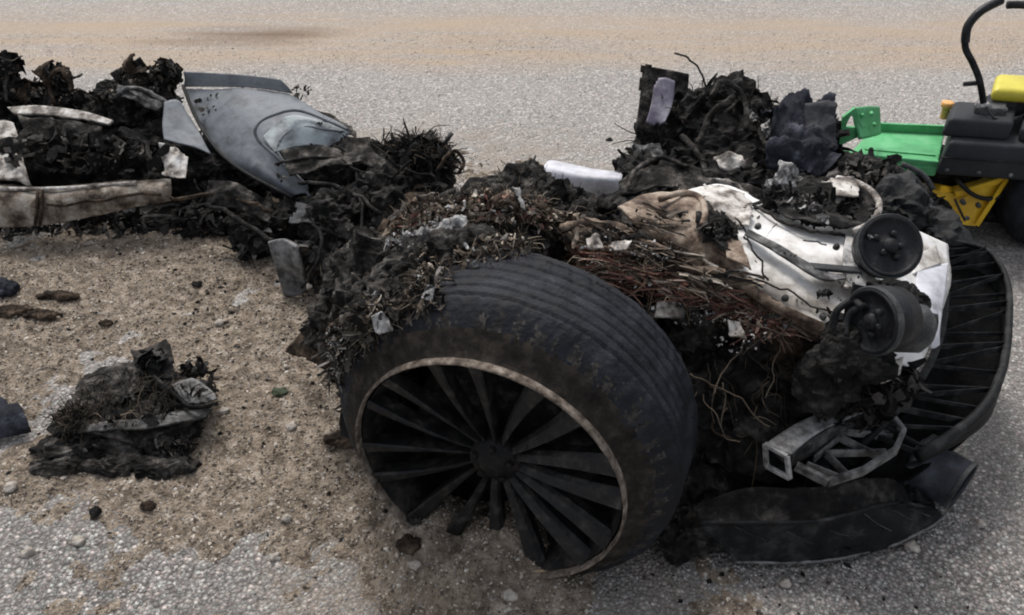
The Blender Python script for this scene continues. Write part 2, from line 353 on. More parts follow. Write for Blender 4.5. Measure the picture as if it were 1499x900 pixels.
def ground_mat():
    m = bpy.data.materials.new('chip_sealed_asphalt'); m.use_nodes = True; t = m.node_tree; n = t.nodes; L = t.links; b = n['Principled BSDF']
    tc = n.new('ShaderNodeTexCoord'); co = tc.outputs['Object']
    def tex(kind, scale, detail=None):
        x = n.new(kind); x.inputs['Scale'].default_value = scale
        if detail is not None: x.inputs['Detail'].default_value = detail
        L.new(co, x.inputs['Vector']); return x
    def ramp(src, cols):
        r = n.new('ShaderNodeValToRGB'); e = r.color_ramp.elements
        while len(e) < len(cols): e.new(.5)
        for i, (p, c) in enumerate(cols): e[i].position = p; e[i].color = (*c, 1)
        L.new(src, r.inputs[0]); return r.outputs[0]
    def mix(fac, a, c, mode='MIX'):
        x = n.new('ShaderNodeMix'); x.data_type = 'RGBA'; x.blend_type = mode
        for s, val in ((0, fac), (6, a), (7, c)):
            if isinstance(val, (int, float)): x.inputs[s].default_value = val
            elif isinstance(val, tuple): x.inputs[s].default_value = (*val, 1)
            else: L.new(val, x.inputs[s])
        return x.outputs[2]
    def mth(op, a, c=None):
        x = n.new('ShaderNodeMath'); x.operation = op
        for s, val in ((0, a), (1, c)):
            if val is None: continue
            if isinstance(val, (int, float)): x.inputs[s].default_value = val
            else: L.new(val, x.inputs[s])
        return x.outputs[0]
    vor = tex('ShaderNodeTexVoronoi', 120); v2 = tex('ShaderNodeTexVoronoi', 40)
    sep = n.new('ShaderNodeSeparateColor'); L.new(vor.outputs['Color'], sep.inputs[0])
    chips = ramp(sep.outputs[0], [(0, (.14, .135, .13)), (.4, (.24, .228, .218)), (.8, (.345, .33, .312)), (.97, (.58, .56, .53))])
    sep2 = n.new('ShaderNodeSeparateColor'); L.new(vor.outputs['Color'], sep2.inputs[0])
    chips = mix(.55, chips, mix(1, chips, ramp(sep2.outputs[1], [(0, (.80, .92, .88)), (.35, (1, 1, 1)), (.7, (1.05, .95, .9)), (1, (1.12, .9, .88))]), 'MULTIPLY'))
    bind = ramp(vor.outputs['Distance'], [(.25, (1, 1, 1)), (.62, (.45, .44, .43))])
    col = mix(1, chips, bind, 'MULTIPLY')
    big = tex('ShaderNodeTexNoise', 1.3, 5); col = mix(ramp(big.outputs['Fac'], [(.35, (0, 0, 0)), (.7, (.5, .5, .5))]), col, (.30, .28, .255))
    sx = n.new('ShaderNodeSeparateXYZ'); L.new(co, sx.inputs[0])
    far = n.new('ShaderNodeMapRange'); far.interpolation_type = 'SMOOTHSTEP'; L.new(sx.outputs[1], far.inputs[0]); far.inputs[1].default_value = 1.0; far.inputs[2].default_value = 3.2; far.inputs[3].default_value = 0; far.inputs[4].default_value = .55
    col = mix(far.outputs[0], col, mix(.45, chips, (.44, .415, .385)))  # asphalt paler with distance: dust, and grazing-view brightness painted into the colour
    # the dusty tyre-swept band across the far lane
    wob = tex('ShaderNodeTexNoise', .9, 4); wy = mth('ADD', sx.outputs[1], mth('MULTIPLY', mth('SUBTRACT', wob.outputs['Fac'], .5), .5))
    def band(c, hw): # soft band in y
        mr = n.new('ShaderNodeMapRange'); mr.interpolation_type = 'SMOOTHSTEP'
        L.new(mth('ABSOLUTE', mth('SUBTRACT', wy, c)), mr.inputs[0]); mr.inputs[1].default_value = hw; mr.inputs[2].default_value = hw * .4
        mr.inputs[3].default_value = 0; mr.inputs[4].default_value = 1; return mr.outputs[0]
    st = n.new('ShaderNodeMapping'); st.inputs['Scale'].default_value = (.6, 6, 1); L.new(co, st.inputs[0])
    stn = n.new('ShaderNodeTexNoise'); stn.inputs['Scale'].default_value = 2; stn.inputs['Detail'].default_value = 6; L.new(st.outputs[0], stn.inputs['Vector'])
    sr = ramp(stn.outputs['Fac'], [(.3, (.25, .25, .25)), (.65, (.9, .9, .9))])
    col = mix(mth('MULTIPLY', mth('MAXIMUM', band(4.32, .52), mth('MULTIPLY', band(4.75, .2), .3)), sr), col, (.35, .268, .19))
    # dark brown smear left on the band
    def ell(cx, cy, rx, ry):
        a = mth('DIVIDE', mth('SUBTRACT', sx.outputs[0], cx), rx); c = mth('DIVIDE', mth('SUBTRACT', sx.outputs[1], cy), ry)
        q = mth('ADD', mth('MULTIPLY', a, a), mth('MULTIPLY', c, c)); mr = n.new('ShaderNodeMapRange'); L.new(q, mr.inputs[0])
        mr.inputs[1].default_value = 1; mr.inputs[2].default_value = .1; mr.inputs[3].default_value = 0; mr.inputs[4].default_value = 1
        return mr.outputs[0]
    c1 = Z(380, 46, 0); col = mix(mth('MULTIPLY', ell(c1.x, c1.y, .50, .13), mth('MULTIPLY', sr, .85)), col, (.10, .06, .038))
    c2 = Z(330, 60, 0); col = mix(mth('MULTIPLY', ell(c2.x, c2.y, .55, .08), mth('MULTIPLY', sr, .6)), col, (.13, .085, .055))
    # oily soot and fine sand trodden in under and in front of the wreck
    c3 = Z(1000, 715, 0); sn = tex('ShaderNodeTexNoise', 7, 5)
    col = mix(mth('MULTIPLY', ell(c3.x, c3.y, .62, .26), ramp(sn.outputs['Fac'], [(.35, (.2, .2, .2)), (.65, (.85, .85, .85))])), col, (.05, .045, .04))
    c4 = Z(700, 850, 0); col = mix(mth('MULTIPLY', ell(c4.x, c4.y, .5, .22), ramp(sn.outputs['Fac'], [(.35, (.2, .2, .2)), (.65, (.9, .9, .9))])), col, (.24, .195, .15))
    c5 = Z(650, 240, 0); col = mix(mth('MULTIPLY', ell(c5.x, c5.y, .9, .5), ramp(sn.outputs['Fac'], [(.4, (0, 0, 0)), (.65, (.6, .6, .6))])), col, (.25, .205, .16))
    L.new(col, b.inputs['Base Color']); b.inputs['Roughness'].default_value = .85; b.inputs['Specular IOR Level'].default_value = .3
    hb = mth('ADD', mth('MULTIPLY', vor.outputs['Distance'], -1.0), mth('MULTIPLY', v2.outputs['Distance'], -.5))
    bp = n.new('ShaderNodeBump'); bp.inputs['Strength'].default_value = .9; bp.inputs['Distance'].default_value = .006
    L.new(hb, bp.inputs['Height']); L.new(bp.outputs[0], b.inputs['Normal'])
    return m
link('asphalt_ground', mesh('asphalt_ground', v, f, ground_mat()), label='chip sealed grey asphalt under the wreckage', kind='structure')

M['sand'] = mat('damp_sand', [(.32, (.062, .049, .037)), (.44, (.155, .124, .094)), (.56, (.25, .206, .16)), (.7, (.39, .34, .285))], 30, .95, 1.0, 150, bd=.01, detail=12, spec=.15)
xs = np.arange(-2.3, .62, .0125); ys = np.arange(.92, 3.1, .0125)
v = [(x, y, sand_h(x, y)) for y in ys for x in xs]; nx = len(xs)
f = []
for j in range(len(ys) - 1):
    for i in range(nx - 1):
        q = (j * nx + i, j * nx + i + 1, (j + 1) * nx + i + 1, (j + 1) * nx + i)
        if max(v[a][2] for a in q) > -.0075: f.append(q)
link('sand', mesh('sand', v, f, M['sand']), label='brown absorbent sand spread over the asphalt round the wheel', kind='stuff')
SH = {}
def top_h(x, y):
    h = ground_h(x, y) - .004
    if -2.3 < x < .6 and .92 < y < 3.08: h = max(h, sand_h(x, y))
    return h

def stones(name, n, size, m, where, label):
    V, Fc = [], []; base = [Vector(q) for q in ((1, 0, 0), (-1, 0, 0), (0, 1, 0), (0, -1, 0), (0, 0, 1), (0, 0, -1))]
    tri = [(0, 2, 4), (2, 1, 4), (1, 3, 4), (3, 0, 4), (2, 0, 5), (1, 2, 5), (3, 1, 5), (0, 3, 5)]
    k = 0
    while k < n:
        p = where()
        if p is None: continue
        x, y, z = p; s = size(); an = rnd.random() * 6.28; ca, sa = math.cos(an), math.sin(an); o = len(V)
        sx, sy, sz = s * rnd.uniform(.7, 1.35), s * rnd.uniform(.5, 1), s * rnd.uniform(.4, .8)
        t1, t2 = rnd.uniform(-.5, .5), rnd.uniform(-.5, .5)
        for q in base:
            a, b_, c = q.x * sx * rnd.uniform(.6, 1.2), q.y * sy * rnd.uniform(.6, 1.2), q.z * sz * rnd.uniform(.6, 1.2)
            a += t1 * c; b_ += t2 * c
            V.append((x + a * ca - b_ * sa, y + a * sa + b_ * ca, z + c))
        Fc += [(a + o, b_ + o, c + o) for a, b_, c in tri]; k += 1
    link(name, mesh(name, V, Fc, m, smooth=False), label=label, kind='stuff')
def on_ground(ymin, ymax, sand=None, pw=1.0):
    def w_():
        y = ymin + (ymax - ymin) * rnd.random() ** pw; hw = .28 + .78 * (y * .809 + .88) * .75
        x = rnd.uniform(-hw, hw)
        sh = sand_h(x, y) if (-2.3 < x < .6 and y < 3.08) else -1
        g = ground_h(x, y) - .004
        if sand is True and sh < g + .001: return None
        if sand is False and sh > g + .002 and rnd.random() < .72: return None
        return x, y, max(sh, g) + .0005
    return w_
M['gravel'] = mat('road_chippings', [(0, (.14, .135, .128)), (.3, (.22, .21, .20)), (.62, (.31, .295, .28)), (.9, (.42, .40, .38)), (1, (.70, .68, .65))], 30, .85, 0, island=.9)
M['clod'] = mat('sandy_clods', [(0, (.04, .032, .025)), (.35, (.15, .118, .09)), (.7, (.28, .23, .18)), (.9, (.43, .38, .32)), (1, (.68, .65, .60))], 30, .95, 0, island=.9)
stones('gravel', 70000, lambda: rnd.choice((.0018, .0024, .0028, .0034, .0042)) * rnd.uniform(.7, 1.25), M['gravel'], on_ground(.88, 4.4, False, 1.5), 'pale loose chippings of the asphalt surface')
WR = [Z(px, py, 0) for px, py in ((200, 370), (330, 400), (430, 430), (470, 560), (500, 650), (200, 650), (560, 700), (100, 470), (1050, 800), (1150, 840), (640, 240), (420, 480), (300, 470))]
def near_wreck():
    c = rnd.choice(WR); x, y = c.x + rnd.gauss(0, .16), c.y + rnd.gauss(0, .09)
    return x, y, top_h(x, y) + .001
stones('burnt_crumbs', 1500, lambda: rnd.choice((.0015, .002, .003, .0045, .007)) * rnd.uniform(.6, 1.4), M['flake'], near_wreck, 'fine black crumbs and ash strewn round the wreck')
stones('sand_clods', 38000, lambda: rnd.choice((.0016, .002, .0028, .0038, .0055)) * rnd.uniform(.7, 1.3), M['clod'], on_ground(.95, 3.0, True, 1.1), 'small clods and grit lying on the brown sand')

# ------------------------------------------------------------------ front half of the wreck
AX = Vector((.346, .938, 0)).normalized(); LON = Vector((.938, -.346, 0)).normalized(); HUB = Vector((-.051, 1.143, .279)); UPV = Vector((0, 0, 1))
front = thing('car_wreck', 'burnt out car half with one big black wheel and a white inner shell', 'car wreck', (.4, 1.6, 0))

wheel = lathe('wheel', HUB, AX, [(.012, .258), (.03, .250), (.07, .240), (.20, .236), (.235, .24), (.245, .262)], M['rim'], front, n=96); sub(wheel)
lathe('rim_edge', HUB, AX, [(.014, .2615), (.002, .262), (-.003, .2635), (-.003, .2653), (.002, .267), (.014, .2675)], M['rim_edge'], wheel, n=160,
      disp=lambda an, q, r, p: .0008 * fbm(p, 40, 3))
groove = [(.092, .004), (.118, .005), (.145, .005), (.172, .005), (.199, .005), (.226, .004)]
prof = [(.014, .266), (.022, .272), (.028, .281), (.033, .291), (.040, .300)]
nsw = len(prof)
for k in range(73):
    q = .045 + .233 * k / 72; t = (q - .045) / .233
    rr = .349 - .040 * max(0, 1 - t / .24) ** 2 - .03 * max(0, (t - .8) / .2) ** 2
    for gq, gw in groove:
        if abs(q - gq) < gw * .6: rr -= .0038
    prof.append((q, rr))
prof += [(.282, .30), (.272, .26)]
def tyre_disp(an, q, r, p):
    h = .0035 * fbm(p, 7, 3) + .0018 * fbm(p, 50, 3)
    if .045 < q < .098:
        ph = (an * 58 / (2 * math.pi) + q * 9) % 1
        if ph < .22: h -= .0014 * min(1, (q - .040) / .02)
    elif q > .2:
        if ((an * 58 / (2 * math.pi) - q * 9) % 1) < .22: h -= .0012
    return h
tv, tf = lathe_geo(HUB, AX, prof, 464, disp=tyre_disp)
mi = []
for s in range(464):
    an = 2 * math.pi * s / 464; ph = (an * 58 / (2 * math.pi) + .5) % 1; sc_ = noise.noise(Vector((an * 9, 0, 0)))
    for k in range(len(prof) - 1):
        w_ = noise.noise(Vector((an * 30, k * .9, 3)))
        mi.append((0 if k < nsw - .5 + 1.5 * w_ else (2 if nsw <= k <= nsw + 5 + 6 * w_ and .25 + .5 * w_ < ph < .8 + .5 * w_ and sc_ > -.1 else 1)))
tyre = part('tyre', tv, tf, [M['sidewall'], M['tread'], M['scuff']], wheel, mi=mi)
E1 = AX.cross(UPV).normalized()
def wp(an, r, q): return HUB + (E1 * math.cos(an) + UPV * math.sin(an)) * r + AX * q
for k in range(16):
    an = 2 * math.pi * (k // 2) / 8 + (-1 if k % 2 else 1) * .155 + .25; a0 = 2 * math.pi * (k // 2) / 8 + (-1 if k % 2 else 1) * .24 + .25
    v = []; ns = 8
    for i in range(ns + 1):
        t = i / ns; r = .040 + .218 * t; q = .052 - .043 * t ** .8; a = a0 + (an - a0) * t
        hw = .0060 + .0135 * t ** 1.3
        for sx, dq in ((-1, .0), (-.8, -.004), (.55, .006), (1, .016), (.7, .038), (-.7, .034)):
            v.append(wp(a, r, q + dq) + (E1 * -math.sin(a) + UPV * math.cos(a)) * hw * sx)
    f = [(i * 6 + s, i * 6 + (s + 1) % 6, i * 6 + 6 + (s + 1) % 6, i * 6 + 6 + s) for i in range(ns) for s in range(6)]
    f += [tuple(reversed(range(6))), tuple(ns * 6 + s for s in range(6))]
    part('spoke', v, f, M['spoke'], wheel, smooth=False)
lathe('hub', HUB, AX, [(.030, .0), (.030, .022), (.036, .030), (.040, .034), (.046, .048), (.09, .052)], M['rim'], wheel, n=40)
for k in range(5): lathe('wheel_nut', wp(k * 1.2566 + .3, .037, 0), AX, [(.032, 0), (.032, .006), (.036, .0075), (.05, .0075)], M['rim'], wheel, n=8)
lathe('brake_disc', HUB, AX, [(.12, .0), (.12, .19), (.14, .19), (.14, 0)], M['char_dark'], front, n=64)
lathe('wheel_backing', HUB, AX, [(.24, .0), (.24, .255), (.25, .255), (.25, 0)], M['char_dark'], front, n=48)

# -- charred mass round and above the wheel
def BL(px, py, y, r): return ((px, py, 0, y), r)
arch = [BL(575, 410, 1.60, (.09, .08, .10)), BL(640, 355, 1.62, (.09, .08, .07)), BL(730, 325, 1.64, (.10, .08, .06)), BL(800, 310, 1.75, (.08, .07, .05)),
        BL(545, 475, 1.50, (.06, .07, .11)), BL(585, 465, 1.42, (.055, .05, .09)), BL(645, 395, 1.47, (.08, .05, .045)), BL(530, 430, 1.65, (.07, .08, .10)),
        BL(550, 535, 1.38, (.04, .06, .10)), BL(535, 575, 1.42, (.03, .07, .07)), BL(765, 280, 1.8, (.06, .06, .035)), BL(850, 340, 1.7, (.08, .07, .05)), BL(500, 480, 1.6, (.05, .06, .06))]
lumps('charred_fender', arch, M['char'], front)
shards('charred_flakes', arch, 1900, M['flake'], front, s=(.008, .034))
strips('charred_strips', arch, 420, M['flake'], front)
strips('brown_strips', arch[:9], 160, M['flake_brown'], front, L=(.03, .08), W=(.0008, .003))
top = [BL(640, 320, 1.55, (.08, .05, .04)), BL(720, 305, 1.57, (.09, .05, .035)), BL(780, 315, 1.62, (.05, .05, .04)), BL(600, 340, 1.52, (.05, .04, .04))]
shards('brown_composite_flakes', top, 800, M['flake_brown'], front, 'crumbled tan and rust coloured composite over the tyre', s=(.003, .010)); shards('rust_flakes', top, 260, M['flake_red'], front, s=(.003, .010))
fibres('brown_composite_fibres', top, 800, M['strand_moss'], front, L=(.012, .04), r=.0008)
fibres('burnt_fibres', arch, 800, M['strand'], front, L=(.02, .07))
def on_tyre(a, q, r, up_=.0): return (wp(R(a), .352 + up_, q), r)
tyre_top = [on_tyre(105, .22, (.05, .05, .02)), on_tyre(115, .14, (.045, .05, .02)), on_tyre(122, .20, (.05, .06, .03)), on_tyre(132, .10, (.04, .045, .03)), on_tyre(140, .17, (.045, .06, .04)), on_tyre(150, .07, (.03, .03, .035)), on_tyre(155, .14, (.035, .05, .05)), on_tyre(165, .10, (.03, .04, .05)), on_tyre(97, .25, (.05, .035, .02)), on_tyre(126, .07, (.04, .035, .03)), on_tyre(136, .06, (.035, .03, .035)), on_tyre(114, .09, (.035, .04, .02)), on_tyre(144, .08, (.03, .03, .04))]
lumps('melted_crust', [on_tyre(128, .22, (.05, .06, .03)), on_tyre(143, .18, (.035, .06, .04)), on_tyre(158, .16, (.03, .06, .05)), on_tyre(112, .25, (.05, .04, .02)), on_tyre(140, .09, (.022, .03, .032)), on_tyre(128, .11, (.03, .035, .02))], M['char'], front)
strips('melted_strips', tyre_top, 240, M['flake_brown'], front, L=(.015, .05), W=(.0006, .002))
strips('dark_strips', tyre_top[3:8] + tyre_top[9:], 260, M['flake'], front, L=(.03, .09), W=(.002, .008))
fibres('melted_fibres', tyre_top, 1700, M['strand_moss'], front, 'frayed tan and grey fibres stuck to the tyre', L=(.010, .035), bias=(-.3, -.4, -.1), r=.0007)
shards('melted_flakes', tyre_top, 700, M['flake_brown'], front, s=(.002, .008)); shards('burnt_flakes', tyre_top[2:], 420, M['flake'], front, s=(.004, .012))
ashp = [BL(600, 352, 1.46, (.055, .03, .022)), BL(645, 335, 1.48, (.04, .03, .018))]
for g in ([[(575, 345, 0, 1.50), (610, 335, 0, 1.50), (650, 328, 0, 1.50)], [(578, 368, 0, 1.46), (612, 360, 0, 1.46), (655, 345, 0, 1.47)]], [[(640, 325, 0, 1.5), (690, 318, 0, 1.5)], [(645, 345, 0, 1.47), (685, 335, 0, 1.47)]]):
    sheet('ash_scrap', g, M['ash'], front, 'pale grey ash crust above the tyre', n=(26, 14), th=.004, amp=.022, fold=.012, fs=22, ragged=.10)
shards('ash_flakes', ashp + [on_tyre(146, .06, (.045, .04, .05)), on_tyre(155, .07, (.03, .04, .05))], 520, M['ash'], front, s=(.001, .0035)); strips('ash_strips', ashp + [on_tyre(148, .05, (.035, .03, .045))] * 2, 26, M['ash'], front, L=(.015, .035), W=(.0006, .0022))
sheet('charred_scrap', [[(455, 462, .20), (478, 458, .23), (505, 470, .24)], [(435, 490, .14), (465, 495, .18), (505, 505, .2)], [(416, 515, .07), (450, 530, .1), (490, 548, .12)]],
      M['char_brown'], front, 'square dark brown flap hanging beside the wheel', th=.006, amp=.008, ragged=.04)
sheet('charred_scrap', [[(560, 395, 0, 1.5), (610, 375, 0, 1.5), (660, 360, 0, 1.5)], [(555, 425, 0, 1.43), (600, 405, 0, 1.43), (650, 385, 0, 1.43)], [(560, 455, 0, 1.38), (600, 430, 0, 1.38), (650, 405, 0, 1.40)]],
      M['char_dark'], front, th=.005, amp=.015, fold=.01, ragged=.08)
for k, (a, b_, c, q) in enumerate([((480, 385, 0, 1.75), (505, 450, 0, 1.6), (530, 520, 0, 1.4), .010), ((545, 340, 0, 1.75), (520, 420, 0, 1.55), (500, 520, 0, 1.45), .008),
                                  ((590, 300, 0, 1.75), (560, 400, 0, 1.52), (535, 560, 0, 1.32), .006), ((690, 282, 0, 1.72), (650, 290, 0, 1.7), (560, 350, 0, 1.65), .008),
                                  ((750, 262, 0, 1.8), (790, 262, 0, 1.8), (825, 300, 0, 1.75), .007), ((700, 300, 0, 1.62), (735, 285, 0, 1.6), (775, 305, 0, 1.6), .006)]):
    tube('burnt_hose', [a, b_, c], q, M['char'], front, jit=.012)

# -- hoses, wires and beige panel between tyre and white shell
bay = [BL(900, 400, 1.72, (.12, .1, .08)), BL(1010, 470, 1.6, (.12, .12, .1)), BL(1110, 520, 1.52, (.1, .1, .11)), BL(1080, 600, 1.45, (.13, .12, .1)), BL(1010, 580, 1.5, (.08, .12, .14)),
       BL(1180, 560, 1.48, (.08, .09, .1)), BL(1000, 680, 1.42, (.09, .14, .10)), BL(1100, 680, 1.5, (.12, .14, .08)), BL(960, 380, 1.85, (.1, .1, .07)), BL(1260, 590, 1.55, (.1, .1, .09)), BL(1040, 740, 1.3, (.09, .08, .05)), BL(870, 330, 1.95, (.1, .1, .05)), BL(1030, 400, 1.8, (.1, .1, .05)), (Vector((.17, 1.50, .24)), (.14, .14, .16)), (Vector((.22, 1.66, .22)), (.16, .14, .18))]
lumps('charred_bay', bay, M['char_dark'], front)
shards('bay_flakes', bay, 1500, M['flake_dark'], front, s=(.008, .03))
strips('bay_strips', bay, 260, M['flake_dark'], front)
strips('bay_brown_strips', bay[:6], 90, M['flake_brown'], front, L=(.03, .08), W=(.002, .005))
fibres('bay_fibres', bay[1:6], 260, M['strand_tan'], front, L=(.03, .11), r=.0011, sag=.5)
sheet('beige_panel', [[(905, 300, .56), (950, 285, .56), (1000, 282, .57), (1028, 300, .57)], [(930, 330, .55), (970, 325, .55), (1010, 330, .56), (1035, 350, .56)], [(960, 350, .53), (1010, 362, .53), (1060, 385, .53), (1090, 395, .53)], [(975, 366, .49), (1030, 395, .49), (1080, 425, .48), (1115, 440, .48)]],
      M['beige'], front, 'scorched beige panel with a raised round edge', th=.006, amp=.010, fold=.007, fs=9, n=(44, 36))
tube('panel_lip', [(965, 292, .575), (1000, 282, .58), (1025, 290, .58), (1032, 312, .58), (1028, 330, .57)], .007, M['beige'], front)
hoses = [([(820, 335, .56), (870, 325, .57), (930, 345, .56), (1000, 385, .54), (1075, 410, .52)], .012, 'beige'), ([(835, 345, .54), (880, 340, .55), (960, 370, .54), (1040, 405, .52), (1110, 425, .5)], .009, 'beige'),
         ([(880, 365, .53), (940, 372, .53), (990, 392, .52), (1050, 415, .5)], .013, 'beige'), ([(1020, 375, .53), (1080, 410, .515), (1150, 445, .48), (1215, 480, .44)], .007, 'white_dirty'),
         ([(1030, 420, .48), (1100, 440, .47), (1170, 465, .45), (1220, 490, .42)], .010, 'beige'), ([(850, 380, .5), (900, 400, .5), (970, 425, .48), (1060, 440, .46)], .006, 'char_brown'),
         ([(1090, 440, .47), (1140, 470, .45), (1200, 500, .40)], .008, 'beige'), ([(830, 350, .53), (850, 395, .5), (880, 430, .46)], .008, 'char_brown')]
for pts, r, m in hoses: tube('hose', pts, lambda t, r=r: r * (.75 + .35 * noise.noise(Vector((t * 9, r * 900, 0)))), M[m], front, jit=.010, k=10, seg=10)
hz_ = [((900, 340, .575), (.06, .03, .012)), ((980, 370, .56), (.06, .03, .012)), ((1050, 405, .535), (.06, .03, .012)), ((960, 320, .57), (.06, .05, .01))]
HD = (Z(1110, 440, .46) - Z(870, 380, .5)).normalized()
strips('sooty_strips', hz_, 26, M['flake'], front, L=(.03, .10), W=(.0008, .004), along=HD, wob=.25); shards('sooty_flakes', hz_, 70, M['flake'], front, s=(.002, .008)); strips('tan_strips', hz_, 80, M['flake_brown'], front, L=(.03, .1), W=(.001, .004), along=HD, wob=.25)
tan = [BL(850, 345, 1.58, (.04, .04, .03)), BL(880, 370, 1.58, (.04, .04, .025)), BL(840, 330, 1.62, (.03, .04, .02))]
shards('burnt_insulation', tan, 170, M['flake_brown'], front, 'torn tan and orange insulation beside the tyre', s=(.006, .02))
gs = []
for k in range(190):
    o = rnd.uniform(-1, 1); hh = rnd.random() * .045
    a = Z(862 + 36 * o, 372 + 34 * rnd.random(), .49 + hh); b_ = Z(955 + 30 * o, 392 + 50 * rnd.random(), .48 + hh)
    c = Z(1045 + 40 * rnd.random(), 408 + 48 * rnd.random(), .46 + hh); e = Z(1110 + 80 * rnd.random(), 430 + 55 * rnd.random(), .44 + hh)
    P_ = [a, b_, c, e]; q = rnd.random(); P_ = P_[:3] if q < .35 else (P_[1:] if q < .7 else P_)
    P_ = [p + rvec(.022) for p in P_]
    gs.append(tube_geo(P_, rnd.choice((.0008, .0012, .0016, .0026, .004)), k=4, seg=5, jit=.02, cap=False))
harn = [((880, 385, .51), (.05, .035, .03)), ((940, 405, .50), (.06, .035, .025)), ((1010, 420, .49), (.06, .035, .025)), ((1075, 435, .475), (.05, .03, .022)), ((1130, 470, .45), (.05, .03, .03))]
HD = (Z(1110, 440, .46) - Z(870, 380, .5)).normalized()
shards('wiring_flakes', harn, 150, M['flake_red'], front, s=(.003, .010)); strips('wiring_strips', harn, 620, M['flake_red'], front, L=(.03, .10), W=(.0004, .0019), along=HD, wob=.34); fibres('pale_strands', harn, 420, M['strand_tan'], front, L=(.02, .06), r=.0007, out=.3)
strips('tan_strips', harn, 260, M['flake_brown'], front, L=(.03, .10), W=(.0006, .003), along=HD, wob=.34); shards('ash_specks', harn, 160, M['ash'], front, s=(.0015, .006)); shards('soot_flakes', harn, 90, M['flake_dark'], front, s=(.004, .014))
gs = []
for k in range(26):
    px, py = rnd.uniform(990, 1180), rnd.uniform(480, 590); a = Z(px, py, .37); b_ = Z(px + rnd.uniform(-70, 70), py + rnd.uniform(20, 90), .28)
    gs.append(tube_geo([a, a.lerp(b_, .33) + rvec(.04), a.lerp(b_, .66) + rvec(.04), b_], rnd.uniform(.0004, .0009), k=4, seg=6, cap=False, jit=.01))
v, f = join(gs); part('dangling_wires', v, f, M['strand_moss'], front, kind='stuff')
for pts, r in [([(1095, 480, .44), (1070, 530, .40), (1045, 580, .36)], .003), ([(1145, 500, .42), (1135, 540, .38), (1125, 580, .34)], .003), ([(1010, 545, .4), (1060, 570, .36), (1130, 620, .3)], .003), ([(1060, 560, .37), (1055, 620, .3)], .003), ([(1135, 490, .43), (1160, 505, .42)], .004)]:
    tube('loose_wire', pts, r * .5, M['strand_moss'], front, jit=.012)
sheet('ash_plate', [[(960, 440, .47), (1005, 440, .47)], [(955, 465, .45), (1005, 468, .45)]], M['white_dirty'], front, amp=.01, n=(12, 8), th=.004, ragged=.05)
shards('ash_flakes', [((1080, 488, .45), (.06, .05, .04)), ((960, 365, .56), (.06, .04, .016)), ((890, 357, .57), (.06, .05, .016)), ((1010, 450, .46), (.08, .05, .03))], 230, M['ash'], front, s=(.001, .004))
for g in ([[(1062, 468, .455), (1085, 472, .455)], [(1068, 492, .445), (1095, 500, .445)]], [[(895, 350, .575), (925, 352, .575)], [(890, 366, .57), (918, 368, .57)]], [[(855, 350, .575), (880, 348, .575)], [(858, 366, .57), (885, 366, .57)]]): sheet('ash_scrap', g, M['white_dirty'], front, n=(14, 10), th=.003, amp=.014, fold=.008, fs=30, ragged=.10)
sheet('side_panel', [[(1130, 480, .40), (1180, 500, .40), (1235, 525, .38)], [(1120, 530, .31), (1180, 550, .31), (1235, 570, .30)], [(1110, 585, .2), (1180, 600, .2), (1240, 600, .2)]], M['char_brown'], front, th=.006, amp=.012, fold=.006)

def torn(B, n, size, mats, parent):
    for _ in range(n):
        p, nn = in_blob(B); a = rvec().normalized(); nrm = (nn * 1.3 + rvec(.9)).normalized(); a = (a - nrm * a.dot(nrm)).normalized(); b_ = nrm.cross(a)
        L_ = rnd.uniform(*size); W_ = L_ * rnd.uniform(.4, .9); k = rnd.uniform(-.5, .5) * L_
        G = [[p + a * (u * L_) + b_ * (v_ * W_) + nrm * (k * u * u * 2 + rnd.uniform(-.25, .25) * W_) for u in (-.5, 0, .5)] for v_ in (-.5, 0, .5)]
        v, f = sheet_geo(G, n=(14, 12), th=.003, amp=.25 * W_, fold=.1 * W_, fs=1.6 / L_, ragged=.09, seed=rnd.random() * 20)
        if f: part('torn_sheet', v, f, M[rnd.choice(mats)], parent)
def cables(B, n, L_, r, mats, parent):
    for _ in range(n):
        c_, r_ = rnd.choice(B); c_ = V3(c_); r_ = Vector(r_) if not isinstance(r_, (int, float)) else Vector((r_, r_, r_)); n_ = Vector((rnd.uniform(-1, 1), rnd.uniform(-1, .2), rnd.uniform(-.3, .8))).normalized(); p = c_ + Vector((n_.x * r_.x, n_.y * r_.y, n_.z * r_.z)); nn = n_; dd = (rvec().normalized() - nn * .1).normalized(); P_ = [p]
        for _k in range(4):
            p = p + dd * rnd.uniform(*L_) / 4; dd = (dd + rvec(.8) + (c_ - p) * 4 - Vector((0, 0, .35))).normalized(); P_.append(p)
        tube('burnt_cable', P_, rnd.uniform(*r), M[rnd.choice(mats)], parent, k=6, seg=5, jit=.006)
torn(arch, 26, (.04, .10), ('char', 'char', 'char_dark', 'char_brown', 'plastic_grey'), front); cables(arch[:9], 14, (.06, .16), (.002, .006), ('char', 'char_brown', 'alloy_dark'), front)
torn(bay, 22, (.05, .11), ('char', 'char_dark', 'char_brown'), front); cables(bay[:11], 14, (.08, .2), (.002, .006), ('char', 'char_brown', 'plastic'), front)
shards('ash_specks', top + tyre_top[:4], 260, M['ash'], front, s=(.0015, .006)) if True else None
torn(tyre_top[3:8] + tyre_top[9:], 26, (.03, .07), ('char', 'char_dark', 'char', 'alloy_mid', 'ash', 'char_brown'), front)
torn(top, 26, (.025, .06), ('beige', 'white_dirty', 'char_brown', 'ash', 'char'), front)
shards('ash_specks', arch + bay[:6], 260, M['ash'], front, s=(.002, .007))

